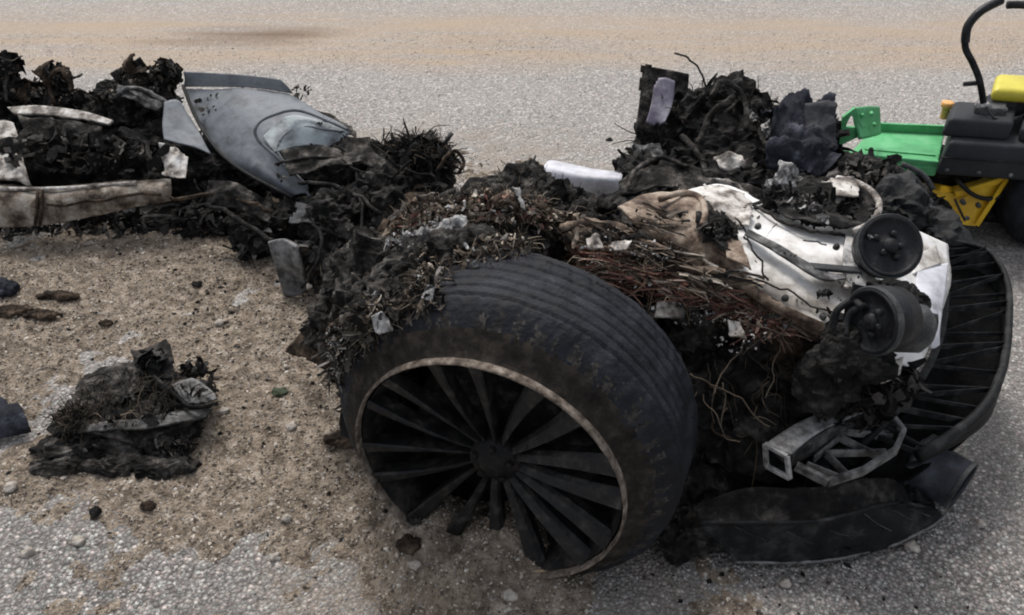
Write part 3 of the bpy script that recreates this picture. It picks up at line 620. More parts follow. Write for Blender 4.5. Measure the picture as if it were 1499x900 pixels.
# -- the white inner shell
shell_rows = [[(990, 285, .53), (1055, 270, .53), (1120, 298, .53), (1200, 330, .51), (1290, 318, .50), (1385, 360, .42)],
              [(1010, 318, .55), (1050, 318, .555), (1120, 342, .55), (1200, 372, .53), (1290, 382, .50), (1392, 408, .40)],
              [(1020, 350, .535), (1065, 372, .535), (1120, 398, .53), (1200, 420, .51), (1290, 440, .47), (1378, 455, .38)],
              [(1060, 388, .522), (1100, 418, .516), (1150, 450, .503), (1215, 485, .478), (1290, 520, .435), (1345, 540, .37)]]
sheet('white_shell', shell_rows, M['white'], front, 'dented white inner shell streaked with soot', n=(60, 44), th=.007, amp=.008, fs=6)
def patch(name, rows, m, label=None, **kw): return sheet(name, [[(p[0], p[1], p[2] + .010) for p in r] for r in rows], m, front, label, **kw)
patch('stained_edge', [[(1075, 398, .521), (1125, 430, .512), (1172, 456, .498), (1225, 478, .478)], [(1075, 408, .512), (1118, 440, .50), (1167, 466, .483), (1220, 492, .462)], [(1082, 418, .492), (1122, 450, .478), (1166, 476, .456), (1215, 505, .43)]], M['beige'], 'rust and soot stained lower edge of the white shell', n=(40, 12), th=.003, amp=.006, ragged=.07)
patch('scorch_shade_patch', [[(1030, 268, .545), (1062, 270, .54), (1100, 288, .54)], [(1030, 300, .552), (1065, 302, .555), (1105, 322, .552)], [(1055, 318, .555), (1080, 325, .556), (1100, 335, .553)]], M['white_dirty'], 'scorched grey upper corner of the white shell', n=(24, 20), th=.003, amp=.012, fold=.006, fs=16, ragged=.09)
patch('scorch_shade_patch', [[(1240, 345, .525), (1262, 342, .522), (1280, 345, .518)], [(1238, 385, .52), (1262, 392, .515), (1285, 400, .505)], [(1225, 425, .512), (1262, 432, .50), (1280, 440, .49)]], M['white_dirty'], n=(20, 24), th=.003, amp=.004, ragged=.10)  # grey sheet painting in the shading on this part of the shell
patch('sooty_patch', [[(1060, 340, .56), (1085, 352, .558)], [(1062, 378, .545), (1100, 395, .54)]], M['beige'], n=(14, 14), th=.003, amp=.004, ragged=.08)
for pts, r in [([(1105, 296, .555), (1150, 325, .555), (1195, 340, .545), (1240, 346, .535)], .004), ([(1100, 400, .54), (1150, 425, .53), (1205, 447, .515), (1235, 462, .49)], .002), ([(1085, 350, .568), (1110, 375, .565), (1125, 400, .555)], .0022), ([(1170, 350, .562), (1205, 362, .555)], .0016), ([(1250, 410, .528), (1262, 428, .515)], .003)]:
    tube('shell_crack', pts, r, M['char_dark'], front, jit=.012, k=6)
for px, py, z in ((1110, 330, .572), (1225, 360, .55), (1150, 435, .525), (1205, 462, .50), (1262, 455, .50)): lathe('shell_bolt', (px, py, z), Vector((-.05, .3, -1)).normalized(), [(-.003, 0), (-.003, .005), (.001, .007), (.006, .007)], M['alloy_dark'], front, n=10)
shards('shell_soot', [((1130, 380, .562), (.06, .03, .004)), ((1200, 440, .53), (.05, .03, .004)), ((1100, 310, .567), (.05, .03, .004)), ((1240, 410, .53), (.03, .03, .004))], 22, M['flake'], front, s=(.0015, .006))
strips('shell_scraps', [((1100, 330, .572), (.05, .03, .004)), ((1190, 470, .485), (.08, .03, .008)), ((1130, 430, .515), (.06, .02, .006))], 12, M['flake'], front, L=(.02, .07), W=(.001, .004))
sheet('shell_strap', [[(1095, 335, .565), (1150, 365, .56), (1205, 395, .54), (1240, 400, .53)], [(1090, 343, .567), (1144, 374, .562), (1200, 407, .542), (1238, 406, .532)]], M['alloy_dark'], front, 'dark grey strap across the white shell', n=(30, 6), th=.004, amp=.004)
bar('shell_tab', (1188, 390, .545), (1258, 396, .525), .02, .008, M['plastic_grey'], front)
sheet('hole_shade_sheet', [[(1018, 312, .575), (1045, 308, .575), (1068, 322, .572)], [(1020, 335, .572), (1050, 338, .566), (1085, 345, .570)], [(1045, 355, .57), (1068, 365, .566), (1084, 366, .566)]], M['char_dark'], front, 'black sheet standing for the shaded hole in the white shell', n=(20, 16), th=.003, amp=.012, fs=20, ragged=.05)  # dark sheet laid over the shell stands in for the hole's shade
shards('hole_flakes', [((1052, 340, .572), (.035, .026, .006))], 70, M['flake_dark'], front, s=(.004, .013)); strips('hole_strips', [((1052, 330, .575), (.04, .03, .008))], 30, M['flake'], front, L=(.02, .06), W=(.001, .004))
holeB = [((1180, 300, .555), (.05, .04, .014)), ((1230, 300, .55), (.05, .04, .014)), ((1140, 290, .56), (.04, .03, .014)), ((1262, 300, .545), (.03, .035, .012)), ((1205, 312, .55), (.06, .025, .010))]
sheet('opening_shade_sheet', [[(1120, 272, .57), (1180, 268, .57), (1240, 268, .57), (1275, 280, .565)], [(1128, 298, .567), (1185, 300, .562), (1240, 300, .558), (1284, 302, .556)], [(1150, 318, .563), (1195, 330, .556), (1235, 335, .552), (1268, 326, .55)]], M['char_dark'], front, 'black sooty sheet standing for the shaded depth of the oval opening', n=(34, 18), th=.003, amp=.012, fs=16, ragged=.04)  # flat dark sheet stands in for the shade inside the opening
strips('opening_strips', holeB, 70, M['flake_dark'], front, L=(.03, .1), W=(.002, .006))
shards('opening_flakes', holeB, 260, M['flake_dark'], front, s=(.006, .02))
shards('ash_flakes', [((1205, 318, .565), (.016, .012, .008)), ((1170, 300, .565), (.05, .03, .006))], 30, M['ash'], front, s=(.003, .009))
tube('white_trim', [(1225, 262, .55), (1255, 268, .56), (1280, 285, .565), (1287, 305, .56), (1275, 325, .55), (1250, 338, .545)], lambda t: .009 - .003 * t, M['white_dirty'], front, 'curved white rim of the oval opening')
sheet('white_flap', [[(1215, 262, .57), (1250, 258, .575)], [(1225, 285, .575), (1262, 285, .575)]], M['white_dirty'], front, n=(8, 8), th=.004, amp=.008)
sheet('grey_seam', [[(1238, 345, .535), (1250, 343, .532)], [(1236, 400, .53), (1262, 405, .525)], [(1262, 430, .505), (1300, 440, .49)]], M['alloy'], front, n=(8, 16), th=.005, amp=.002)
shards('soot_spot', [((1205, 430, .528), (.016, .006, .001))], 26, M['flake_dark'], front, s=(.003, .008))

# -- two round black lamp motors
def disc(name, c, ax, R_, dep, label, nr=6, cap=True):
    c = V3(c); o = lathe(name, c, ax, [(0, 0), (0, R_ * .30), (.003, R_ * .34), (.003, R_ * .80), (-.003, R_ * .86), (-.006, R_ * .95), (0, R_), (dep * .5, R_), (dep, R_ * .92), (dep, 0)], M['lens'], front, label, n=48)
    sub(o)
    e1 = ax.cross(UPV).normalized(); e2 = e1.cross(ax).normalized()
    for k in range(nr):
        a = k * 2 * math.pi / nr + .3; dr = e1 * math.cos(a) + e2 * math.sin(a)
        v, f = box_geo(c + dr * R_ * .3 - ax * .004, dr * R_ * .52, dr.cross(ax) * .006, ax * .01); part('rib', v, f, M['lens'], o, smooth=False)
    lathe('housing_ring', c, ax, [(.0, R_ * .96), (-.004, R_ * 1.0), (.0, R_ * 1.04), (.008, R_ * 1.045), (.012, R_ * 1.0)], M['plastic_grey'], o, n=48)
    for k in range(5):
        a = k * 1.3; q = c + (e1 * math.cos(a) + e2 * math.sin(a)) * R_ * (.3 + .1 * (k % 3)); lathe('clip', q, ax, [(-.007, 0), (-.007, .006), (.004, .008)], M['lens'], o, n=7)
    lathe('cap', c + ax * .001, ax, [(-.012, 0), (-.012, R_ * .2), (-.004, R_ * .26)], M['lens'], o, n=20)
    return o
disc('lamp_housing', (1303, 360, .58), Vector((.02, .72, -.62)).normalized(), .062, .05, 'round black housing facing up on the white shell', nr=0)
disc('lamp_housing', (1276, 470, .54), Vector((.88, .42, -.16)).normalized(), .061, .065, 'round black drum turned sideways at the shell front', nr=0)
shards('ash_spot', [((1278, 345, .594), (.009, .007, .002))], 14, M['ash'], front, s=(.003, .007))
v, f = lathe_geo(Z(1325, 478, .50), Vector((.9, -.1, -.1)).normalized(), [(-.05, 0), (-.05, .045), (-.01, .05), (.03, .045), (.045, .03), (.045, 0)], 32)
part('motor_body', v, f, M['plastic_grey'], front)
lathe('motor_cap', Z(1360, 475, .49), Vector((.8, -.5, .2)).normalized(), [(-.02, 0), (-.02, .022), (.012, .022), (.014, .014), (.004, .012), (.004, 0)], M['lens'], front, n=24)
sheet('drum_bracket', [[(1250, 415, .57), (1285, 425, .56), (1325, 445, .55)], [(1245, 432, .55), (1280, 440, .55), (1320, 458, .54)]], M['plastic'], front, n=(16, 6), th=.008, amp=.006)
lumps('melted_bracket', [((1235, 500, .47), (.035, .03, .04)), ((1225, 530, .42), (.04, .04, .05)), ((1262, 530, .44), (.05, .035, .03)), ((1300, 425, .53), (.03, .02, .016)), ((1210, 560, .36), (.05, .05, .05)), ((1330, 440, .50), (.03, .025, .018))], M['char_dark'], front, l=4, fine=.006)
tube('bracket_loop', [(1222, 480, .5), (1225, 455, .53), (1250, 440, .55), (1262, 450, .56)], .007, M['plastic'], front)
tube('bracket_loop', [(1238, 490, .5), (1243, 460, .53), (1268, 445, .56)], .006, M['plastic'], front)
sheet('grey_arm', [[(1345, 392, .46), (1368, 388, .45), (1388, 385, .44)], [(1340, 430, .45), (1362, 432, .45), (1384, 430, .43)], [(1345, 470, .43), (1362, 478, .43), (1376, 478, .42)], [(1358, 505, .40), (1366, 510, .40), (1374, 505, .395)]], M['pale_tube'], front, 'grey plastic arm at the front of the shell', n=(12, 24), th=.012, amp=.003)
sheet('white_bracket', [[(1258, 525, .42), (1290, 535, .42), (1322, 522, .42)], [(1262, 545, .40), (1292, 560, .40), (1318, 548, .40)]], M['white_dirty'], front, 'small white torn bracket under the drum', n=(14, 8), th=.008, amp=.005)
sheet('white_tip', [[(1340, 375, .47), (1370, 358, .46)], [(1338, 400, .46), (1378, 385, .45)]], M['white'], front, n=(10, 8), th=.006, amp=.003)
shards('shell_edge_flakes', [((1230, 520, .42), (.06, .05, .06)), ((1290, 560, .36), (.08, .05, .04)), ((1270, 590, .3), (.08, .05, .05))], 260, M['flake_dark'], front, s=(.006, .025))

# -- bumper crescent with its ribs
inner = [(1335, 352, .40), (1378, 385, .38), (1388, 430, .36), (1378, 490, .34), (1348, 550, .31), (1310, 595, .28), (1265, 640, .23)]
outer = [(1395, 352, .34), (1448, 368, .33), (1474, 410, .31), (1477, 470, .29), (1466, 545, .26), (1430, 608, .23), (1345, 668, .20)]
bI = [V3(p) for p in inner]; bO = [V3(p) for p in outer]
M['recess'] = mat('shaded_recess', [(.35, g3(.003)), (.6, g3(.008)), (.75, g3(.02))], 20, .9, .6, 110, spec=.06)  # bumper base blackened: the recess's shade is put into the colour
dn = Vector((0, 0, -.085)); bOd = [p + Vector((0, 0, -dz)) - (p - q).normalized() * .02 for p, q, dz in zip(bO, bI, (.22, .22, .21, .19, .15, .07, .035))]
for p in bOd: p.z = max(p.z, .012)
bum = sheet('bumper', [[p + dn for p in bI], [(a + b_) / 2 + dn * 1.3 for a, b_ in zip(bI, bO)], [p + dn * .8 for p in bO]], M['recess'], front, 'black crescent shaped bumper carrier with raised ribs', n=(50, 14), th=.006, amp=.004); sub(bum)
sheet('bumper_skin', [bO, [(a + b_) / 2 + LON * .015 for a, b_ in zip(bO, bOd)], bOd], M['plastic'], bum, n=(50, 12), th=.005, amp=.003)
tube('bumper_rim', bO, lambda t: .004 + .009 * t, M['plastic'], bum, k=8, seg=8)
tube('bumper_inner_rim', [p + dn * .25 for p in bI], .008, M['plastic'], bum, k=8, seg=8)
for k in range(14):
    t = .04 + .92 * k / 13 + .012 * math.sin(k * 2.3); a = cr(bI, min(max(t - .02, 0), 1)) + dn * .3; b_ = cr(bO, min(t + (.035 if k % 2 else -.02), 1)) - UPV * .006
    v, f = box_geo(a - UPV * .008 + rvec(.004), b_ - a + rvec(.006), Vector((.003, .003, 0)), UPV * (.010 + .003 * (k % 3))); part('rib', v, f, M['plastic'], bum, smooth=False)
    if k % 2 == 0 and k < 13:
        b2 = cr(bO, min(t + .055, 1)) - UPV * .008; v, f = box_geo(a - UPV * .008, b2 - a, Vector((.002, .002, 0)), UPV * .009); part('cross_rib', v, f, M['plastic'], bum, smooth=False)

# -- aluminium crash beam with its webbed bracket
bar('crash_beam', (1146, 662, .225), (1280, 590, .245), .050, .050, M['alloy_dark'], front, 'square aluminium crash beam with pale top')
sheet('beam_top', [[(1122, 648, .256), (1180, 612, .262), (1262, 582, .272)], [(1158, 664, .256), (1205, 628, .262), (1290, 592, .272)]], M['alloy'], front, n=(24, 6), th=.004, amp=.002)  # paler sheet along the top face of the beam
e0 = [(1120, 650, .25), (1152, 668, .25), (1156, 700, .205), (1122, 682, .205)]
for i in range(4): bar('beam_end_edge', e0[i], e0[(i + 1) % 4], .009, .009, M['alloy'], front)
web = [(1165, 682, .225), (1212, 706, .215), (1262, 690, .215), (1310, 660, .22), (1322, 632, .23), (1300, 604, .245)]
for i in range(5): bar('bracket_rim', web[i], web[i + 1], .011, .02, M['alloy_mid'], front)
for a, b_ in [((1180, 680, .21), (1225, 698, .195)), ((1205, 660, .22), (1240, 695, .195)), ((1208, 664, .22), (1295, 662, .205)), ((1228, 640, .23), (1285, 668, .205)), ((1238, 632, .235), (1305, 640, .215)), ((1262, 612, .24), (1310, 628, .22)), ((1192, 672, .215), (1262, 612, .24))]:
    bar('bracket_web', a, b_, .005, .018, M['alloy_mid'], front)
sheet('bracket_plate', [[(1275, 615, .232), (1305, 612, .232)], [(1278, 632, .225), (1310, 632, .222)]], M['alloy'], front, n=(6, 6), th=.004, amp=.002)
shards('beam_scraps', [((1260, 585, .28), (.06, .04, .02)), ((1220, 600, .27), (.05, .04, .02))], 90, M['flake'], front, s=(.006, .02))

# -- big pipe and undertray
pax = Vector((.69, -.72, -.06)).normalized(); pc = Z(1408, 712, .10) - pax * .085
pipe = lathe('intake_pipe', pc, pax, [(-.16, .040), (-.10, .050), (-.03, .056), (-.012, .061), (.0, .062), (.006, .056), (.06, .056), (.083, .057), (.085, .053), (.06, .050), (-.06, .046), (-.06, 0)], M['pipe'], front, 'wide black pipe with open end pointing outward', n=56)
sub(pipe); lathe('pipe_lip', pc, pax, [(.078, .0575), (.084, .0595), (.088, .058), (.086, .053)], M['plastic_grey'], pipe, n=56); lathe('pipe_bore', pc, pax, [(.082, .0525), (.0, .047), (-.02, .0)], M['char_dark'], pipe, n=48); lathe('collar', pc, pax, [(-.018, .058), (-.014, .067), (-.004, .067), (.0, .060)], M['plastic_grey'], pipe, n=56)
tray = [[(1015, 742, .13), (1090, 712, .15), (1180, 712, .16), (1260, 700, .17), (1305, 700, .14), (1325, 712, .10)],
        [(1022, 765, .11), (1110, 765, .12), (1200, 762, .125), (1280, 742, .13), (1315, 735, .09), (1336, 736, .07)],
        [(1050, 795, .055), (1130, 785, .085), (1220, 778, .085), (1300, 762, .085), (1335, 753, .05), (1360, 746, .035)],
        [(1077, 822, .016), (1160, 824, .016), (1240, 815, .016), (1310, 797, .016), (1352, 777, .018), (1380, 752, .02)]]
tray[1][-1] = (1346, 738, .08); tray[2][-1] = (1370, 746, .045); tray[3][-1] = (1384, 756, .02)
mid = [V3(p) for p in tray[1]]
ut = sheet('undertray', [[p - UPV * .004 for p in mid]] + tray[2:], M['plastic'], front, 'smooth black undertray lip resting on the gravel', n=(60, 26), th=.006, amp=.004, fs=6); sub(ut)
sheet('tray_shelf', [tray[0], [V3(a) * .5 + b_ * .5 - UPV * .012 for a, b_ in zip(tray[0], mid)], mid], M['char_dark'], ut, n=(60, 18), th=.005, amp=.007, fs=9, ragged=.012)
for k in range(6):
    t = .12 + k * .14; a = cr(mid, t); b_ = cr([V3(p) for p in tray[3]], t + .02); tube('tray_scratch', [a.lerp(b_, .1 + .08 * (k % 3)) + Vector((0, -.003, .004)), a.lerp(b_, .45 + .1 * (k % 2)) + Vector((.03, -.003, .004))], .0009, M['plastic_grey'], ut, k=4, jit=.004)
tube('tray_edge', tray[3], .0028, M['alloy_mid'], ut, seg=8, jit=.003); tube('tray_fold', [(p[0], p[1], p[2] + .004) for p in tray[1][:5]], .004, M['plastic'], ut, seg=8)
tube('tray_edge', [(1062, 796, .045), (1077, 822, .016)], .004, M['plastic_grey'], ut)
duct = [BL(1250, 690, 1.36, (.1, .05, .05)), BL(1300, 665, 1.44, (.07, .05, .05)), BL(1305, 700, 1.42, (.04, .035, .04)), ((1325, 728, .045), (.045, .035, .03)), ((1345, 742, .03), (.03, .025, .02)), BL(1170, 715, 1.36, (.08, .05, .04))]
lumps('melted_duct', duct, M['plastic'], front, l=5, fine=.004, rough=.25)
und = [BL(1040, 760, 1.25, (.05, .05, .03)), BL(1000, 780, 1.22, (.04, .04, .02)), BL(1090, 730, 1.33, (.05, .05, .03))]
lumps('charred_fringe', und, M['char'], front, l=4); torn([BL(1100, 735, 1.28, (.08, .03, .03)), BL(1200, 725, 1.32, (.09, .03, .02)), BL(1060, 760, 1.24, (.05, .04, .02))], 12, (.03, .07), ('char', 'plastic', 'char_dark'), front); shards('tray_flakes', [BL(1180, 740, 1.29, (.14, .03, .03)), BL(1200, 790, 1.2, (.14, .03, .01))], 130, M['flake'], front, s=(.002, .008)); shards('fringe_flakes', und, 160, M['flake'], front, s=(.006, .022))

# ------------------------------------------------------------------ burnt heap behind the shell
heap = thing('charred_heap', 'tall heap of burnt panels and cables behind the white shell', 'wreckage', (.65, 2.5, 0))
hp = [BL(1010, 185, 2.55, (.09, .08, .09)), BL(1060, 175, 2.55, (.09, .08, .10)), BL(1108, 195, 2.5, (.08, .08, .09)), BL(1060, 240, 2.40, (.14, .10, .09)), BL(965, 215, 2.55, (.06, .06, .07)), BL(1150, 240, 2.42, (.12, .10, .09)), BL(960, 262, 2.35, (.09, .10, .06)), BL(1185, 215, 2.55, (.07, .06, .09)), BL(1100, 270, 2.3, (.14, .12, .09)), BL(1250, 292, 2.28, (.12, .12, .08)), BL(1310, 315, 2.2, (.08, .10, .05)), BL(1075, 290, 2.2, (.13, .10, .08)), BL(1180, 300, 2.15, (.10, .10, .08))]
lumps('charred_core', hp, M['char_dark'], heap)
shards('heap_flakes', hp[:10], 2000, M['flake_dark'], heap, s=(.010, .042)); strips('heap_strips', hp[:9], 420, M['flake_dark'], heap, L=(.05, .2), W=(.003, .012)); torn(hp[:9], 26, (.06, .16), ('char', 'char_dark', 'cloth_blue', 'char_dark'), heap); cables(hp[:4] + hp[7:9], 14, (.08, .2), (.003, .008), ('char', 'char_dark', 'char_brown'), heap); shards('ash_specks', hp, 120, M['ash'], heap, s=(.002, .009)); strips('grey_strips', hp[:9], 80, M['flake'], heap, L=(.05, .16), W=(.003, .01)); fibres('heap_fibres', hp[:6], 520, M['strand'], heap, L=(.03, .13), r=.0016)
sheet('box_panel', [[(938, 92, 0, 2.62), (975, 98, 0, 2.6), (1012, 106, 0, 2.58)], [(935, 140, 0, 2.56), (972, 148, 0, 2.55), (1008, 155, 0, 2.54)], [(930, 190, 0, 2.5), (965, 205, 0, 2.5), (1000, 210, 0, 2.5)]], M['char'], heap, 'flat black panel standing at the left of the heap', n=(16, 20), th=.02, amp=.006, ragged=.02)
sheet('window_plate', [[(958, 112, 0, 2.545), (975, 110, 0, 2.545), (990, 116, 0, 2.54)], [(952, 150, 0, 2.50), (970, 150, 0, 2.50), (986, 152, 0, 2.50)], [(945, 180, 0, 2.455), (958, 186, 0, 2.455), (974, 180, 0, 2.455)]], M['pale_tube'] if False else mat('lilac_grey_film', [(.32, (.03, .026, .035)), (.5, (.17, .15, .19)), (.68, (.36, .35, .38))], 11, .5, .2, 80), heap, 'lilac grey plate on the black panel', n=(14, 16), th=.004, amp=.006, ragged=.04)
cl = mat('charred_cloth', [(.3, (.010, .010, .012)), (.6, (.030, .031, .036)), (.8, (.075, .076, .085))], 7, .85, .5, 90); M['cloth'] = cl
sheet('singed_cloth', [[(1118, 152, 0, 2.42), (1150, 148, 0, 2.47), (1185, 158, 0, 2.47), (1215, 150, 0, 2.47)], [(1128, 185, 0, 2.32), (1155, 180, 0, 2.33), (1190, 190, 0, 2.31), (1222, 185, 0, 2.37)], [(1120, 220, 0, 2.22), (1160, 225, 0, 2.17), (1195, 230, 0, 2.19), (1225, 222, 0, 2.27)], [(1130, 250, 0, 2.17), (1165, 250, 0, 2.12), (1200, 255, 0, 2.12), (1222, 248, 0, 2.17)]], M['cloth_blue'], heap, 'crumpled blue black cloth on the right of the heap', n=(56, 56), th=.004, amp=.045, fold=.040, fs=12, ragged=.06)
sheet('singed_cloth', [[(1178, 152, 0, 2.39), (1200, 148, 0, 2.39), (1220, 150, 0, 2.39)], [(1175, 185, 0, 2.32), (1200, 190, 0, 2.29), (1222, 185, 0, 2.32)], [(1180, 215, 0, 2.27), (1200, 222, 0, 2.25), (1225, 215, 0, 2.27)]], cl, heap, n=(24, 24), th=.004, amp=.02, fold=.02, fs=11, ragged=.04)
for g, m in [([[(1045, 228, 0, 2.1), (1088, 228, 0, 2.1)], [(1050, 248, 0, 2.06), (1092, 252, 0, 2.06)]], 'white_dirty'), ([[(1035, 265, 0, 2.02), (1095, 270, 0, 2.0)], [(1045, 290, 0, 1.98), (1105, 292, 0, 1.96)]], 'white_dirty'),
             ([[(1135, 240, 0, 2.05), (1172, 248, 0, 2.05)], [(1130, 272, 0, 2.0), (1165, 280, 0, 2.0)]], 'ash'), ([[(1205, 258, 0, 2.02), (1245, 265, 0, 2.02)], [(1215, 280, 0, 1.98), (1240, 285, 0, 1.98)]], 'white_dirty'), ([[(925, 205, 0, 2.4), (965, 212, 0, 2.4)], [(940, 235, 0, 2.36), (972, 238, 0, 2.36)]], 'alloy_dark')]:
    sheet('torn_plate', g, M[m], heap, n=(16, 12), th=.004, amp=.03, fold=.012, fs=14, ragged=.07)
shards('ash_flakes', [BL(1150, 262, 2.02, (.04, .03, .03)), BL(1125, 190, 2.36, (.012, .02, .03)), BL(1100, 170, 2.38, (.012, .02, .014))], 70, M['ash'], heap, s=(.005, .02))
for g in [[[(905, 262, 0, 2.1), (960, 240, 0, 2.15), (1030, 250, 0, 2.1)], [(910, 290, 0, 2.0), (970, 275, 0, 2.05), (1040, 285, 0, 2.0)]], [[(1000, 250, 0, 2.1), (1060, 262, 0, 2.06), (1120, 280, 0, 2.0)], [(990, 280, 0, 2.0), (1040, 290, 0, 1.97), (1090, 310, 0, 1.92)]],
          [[(1240, 232, 0, 2.3), (1300, 238, 0, 2.3), (1362, 285, 0, 2.2)], [(1235, 275, 0, 2.15), (1300, 285, 0, 2.15), (1352, 320, 0, 2.05)]]]:
    sheet('charred_sheet', g, M['char'], heap, n=(30, 18), th=.005, amp=.025, fold=.012, fs=10, ragged=.05)
for pts, r in [([(985, 78, 0, 2.6), (1005, 84, 0, 2.6), (1022, 100, 0, 2.6), (1035, 130, 0, 2.55)], .003), ([(1040, 140, 0, 2.4), (1060, 120, 0, 2.42), (1085, 140, 0, 2.4), (1095, 190, 0, 2.3)], .008), ([(1020, 210, 0, 2.35), (1040, 170, 0, 2.4), (1075, 140, 0, 2.4)], .010), ([(1100, 150, 0, 2.42), (1108, 180, 0, 2.38), (1125, 220, 0, 2.3)], .007), ([(910, 285, 0, 2.0), (935, 245, 0, 2.1), (965, 232, 0, 2.15), (1010, 245, 0, 2.1)], .006), ([(1000, 200, 0, 2.4), (1025, 230, 0, 2.3), (1040, 265, 0, 2.2)], .009), ([(1150, 300, 0, 2.0), (1220, 290, 0, 2.02), (1280, 292, 0, 2.0)], .006)]:
    tube('burnt_cable', pts, r, M['char'], heap, jit=.008)
tube('dark_strut', [(1320, 240, 0, 2.2), (1350, 255, 0, 2.18), (1366, 278, 0, 2.15)], .008, M['plastic_grey'], heap)
lumps('melted_block', [BL(1345, 345, 1.95, (.07, .08, .06)), BL(1300, 310, 2.0, (.08, .08, .06)), BL(1365, 350, 2.0, (.04, .05, .04))], M['plastic'], heap, l=4, fine=.008)
shards('block_flakes', [BL(1330, 320, 1.98, (.1, .07, .06)), BL(1280, 260, 2.1, (.1, .07, .05))], 200, M['flake_dark'], heap, s=(.008, .03))

pp = thing('pale_panel', 'pale lilac white curved panel lying behind the burnt fender', 'car panel', Z(850, 275, .2))
sheet('panel_skin', [[(797, 240, .26), (808, 234, .28), (860, 245, .29), (912, 252, .30)], [(792, 252, .28), (805, 248, .30), (860, 258, .31), (910, 262, .31)], [(805, 275, .25), (830, 280, .25), (865, 285, .25), (905, 288, .25)], [(815, 300, .18), (840, 305, .18), (870, 308, .18), (900, 310, .18)]], M['pale_tube'], pp, n=(24, 20), th=.008, amp=.004)
sheet('panel_inner', [[(815, 298, .16), (895, 308, .16)], [(820, 262, .06), (890, 275, .06)]], M['char_dark'], pp, n=(8, 8), th=.006, amp=.01)

# ------------------------------------------------------------------ the other half, behind on the left
rear = thing('car_wreck', 'burnt out car half with a smooth blue grey wing panel, beyond the sand', 'car wreck', (-1.1, 2.6, 0))
rm = [BL(30, 165, 3.0, (.2, .1, .08)), BL(110, 178, 2.98, (.18, .1, .06)), BL(200, 160, 3.0, (.12, .1, .08)), BL(120, 245, 2.85, (.28, .12, .12)), BL(240, 250, 2.78, (.14, .12, .12)), BL(190, 340, 2.56, (.26, .08, .05)), BL(330, 300, 2.64, (.11, .08, .08)), BL(60, 345, 2.58, (.22, .08, .05)),
      BL(430, 330, 2.46, (.08, .08, .07)), BL(530, 265, 2.55, (.12, .10, .09)), BL(600, 255, 2.55, (.08, .08, .07)), BL(470, 250, 2.72, (.14, .10, .08)), BL(570, 300, 2.35, (.09, .09, .09)), BL(480, 375, 2.2, (.06, .07, .08)), BL(380, 230, 2.85, (.2, .06, .07)), BL(630, 275, 2.42, (.05, .07, .05)), BL(510, 335, 2.28, (.10, .09, .09)), BL(-60, 250, 2.75, (.25, .2, .15)), BL(390, 340, 2.40, (.09, .08, .07)), BL(300, 250, 2.72, (.1, .06, .08))]
lumps('charred_body', rm, M['char_dark'], rear)
RB = [rm[i] for i in (0, 1, 2, 6, 8, 9, 10, 12, 13, 15, 16, 18)]
shards('body_flakes', RB, 2300, M['flake'], rear, s=(.010, .042)); strips('body_strips', RB, 520, M['flake'], rear, L=(.05, .2), W=(.003, .012)); fibres('body_fibres', [rm[i] for i in (0, 1, 2, 9, 10, 12, 13, 16)], 700, M['strand'], rear, L=(.03, .1), r=.0015)
torn(RB, 34, (.07, .18), ('char', 'char_dark', 'char_brown', 'plastic_grey', 'char'), rear); cables(RB, 18, (.08, .22), (.003, .008), ('char', 'char_dark', 'char_brown', 'alloy_dark'), rear); shards('ash_specks', RB, 160, M['ash'], rear, s=(.003, .010))
UN = [BL(190, 338, 2.50, (.25, .05, .035)), BL(40, 345, 2.50, (.2, .05, .03)), BL(300, 325, 2.5, (.12, .08, .05)), BL(380, 350, 2.36, (.08, .07, .05))]
shards('sooty_flakes', UN, 900, M['flake_dark'], rear, s=(.008, .03)); strips('sooty_strips', UN, 160, M['flake_dark'], rear, L=(.05, .15))
shards('interior_flakes', [rm[i] for i in (3, 4, 5, 7, 19)], 1200, M['flake_dark'], rear, s=(.01, .035))
# wing panel
sheet('wing_panel', [[(268, 128, 0, 2.92), (318, 128, 0, 2.88), (372, 130, 0, 2.85), (425, 138, 0, 2.83), (470, 164, 0, 2.76)],
                     [(285, 170, 0, 2.80), (330, 172, 0, 2.74), (375, 168, 0, 2.71), (425, 166, 0, 2.70), (512, 192, 0, 2.62)],
                     [(312, 212, 0, 2.68), (345, 212, 0, 2.63), (375, 200, 0, 2.62), (400, 192, 0, 2.62), (440, 185, 0, 2.63)],
                     [(355, 248, 0, 2.57), (375, 246, 0, 2.54), (390, 240, 0, 2.54), (400, 228, 0, 2.55), (404, 218, 0, 2.55)],
                     [(430, 288, 0, 2.46), (438, 286, 0, 2.45), (446, 282, 0, 2.45), (450, 278, 0, 2.45), (446, 268, 0, 2.46)]], M['silver'], rear, 'smooth blue grey wing panel with a wheel arch cut out', n=(60, 70), th=.008, amp=.009, fs=5, ragged=.008)
shards('panel_soot', [BL(300, 150, 2.78, (.05, .02, .05)), BL(470, 185, 2.66, (.05, .03, .03)), BL(420, 250, 2.5, (.04, .03, .05)), BL(440, 135, 2.84, (.04, .03, .02))], 90, M['flake'], rear, s=(.003, .012))
sheet('wing_fold', [[(268, 105, 0, 2.93), (318, 107, 0, 2.895), (372, 111, 0, 2.865), (410, 116, 0, 2.85)], [(270, 116, 0, 2.925), (318, 117, 0, 2.885), (372, 120, 0, 2.855), (420, 126, 0, 2.838)], [(268, 127, 0, 2.918), (318, 127, 0, 2.877), (372, 129, 0, 2.847), (428, 137, 0, 2.828)]], M['silver'], rear, 'darker folded upper edge of the wing panel', n=(36, 8), th=.006, amp=.003)
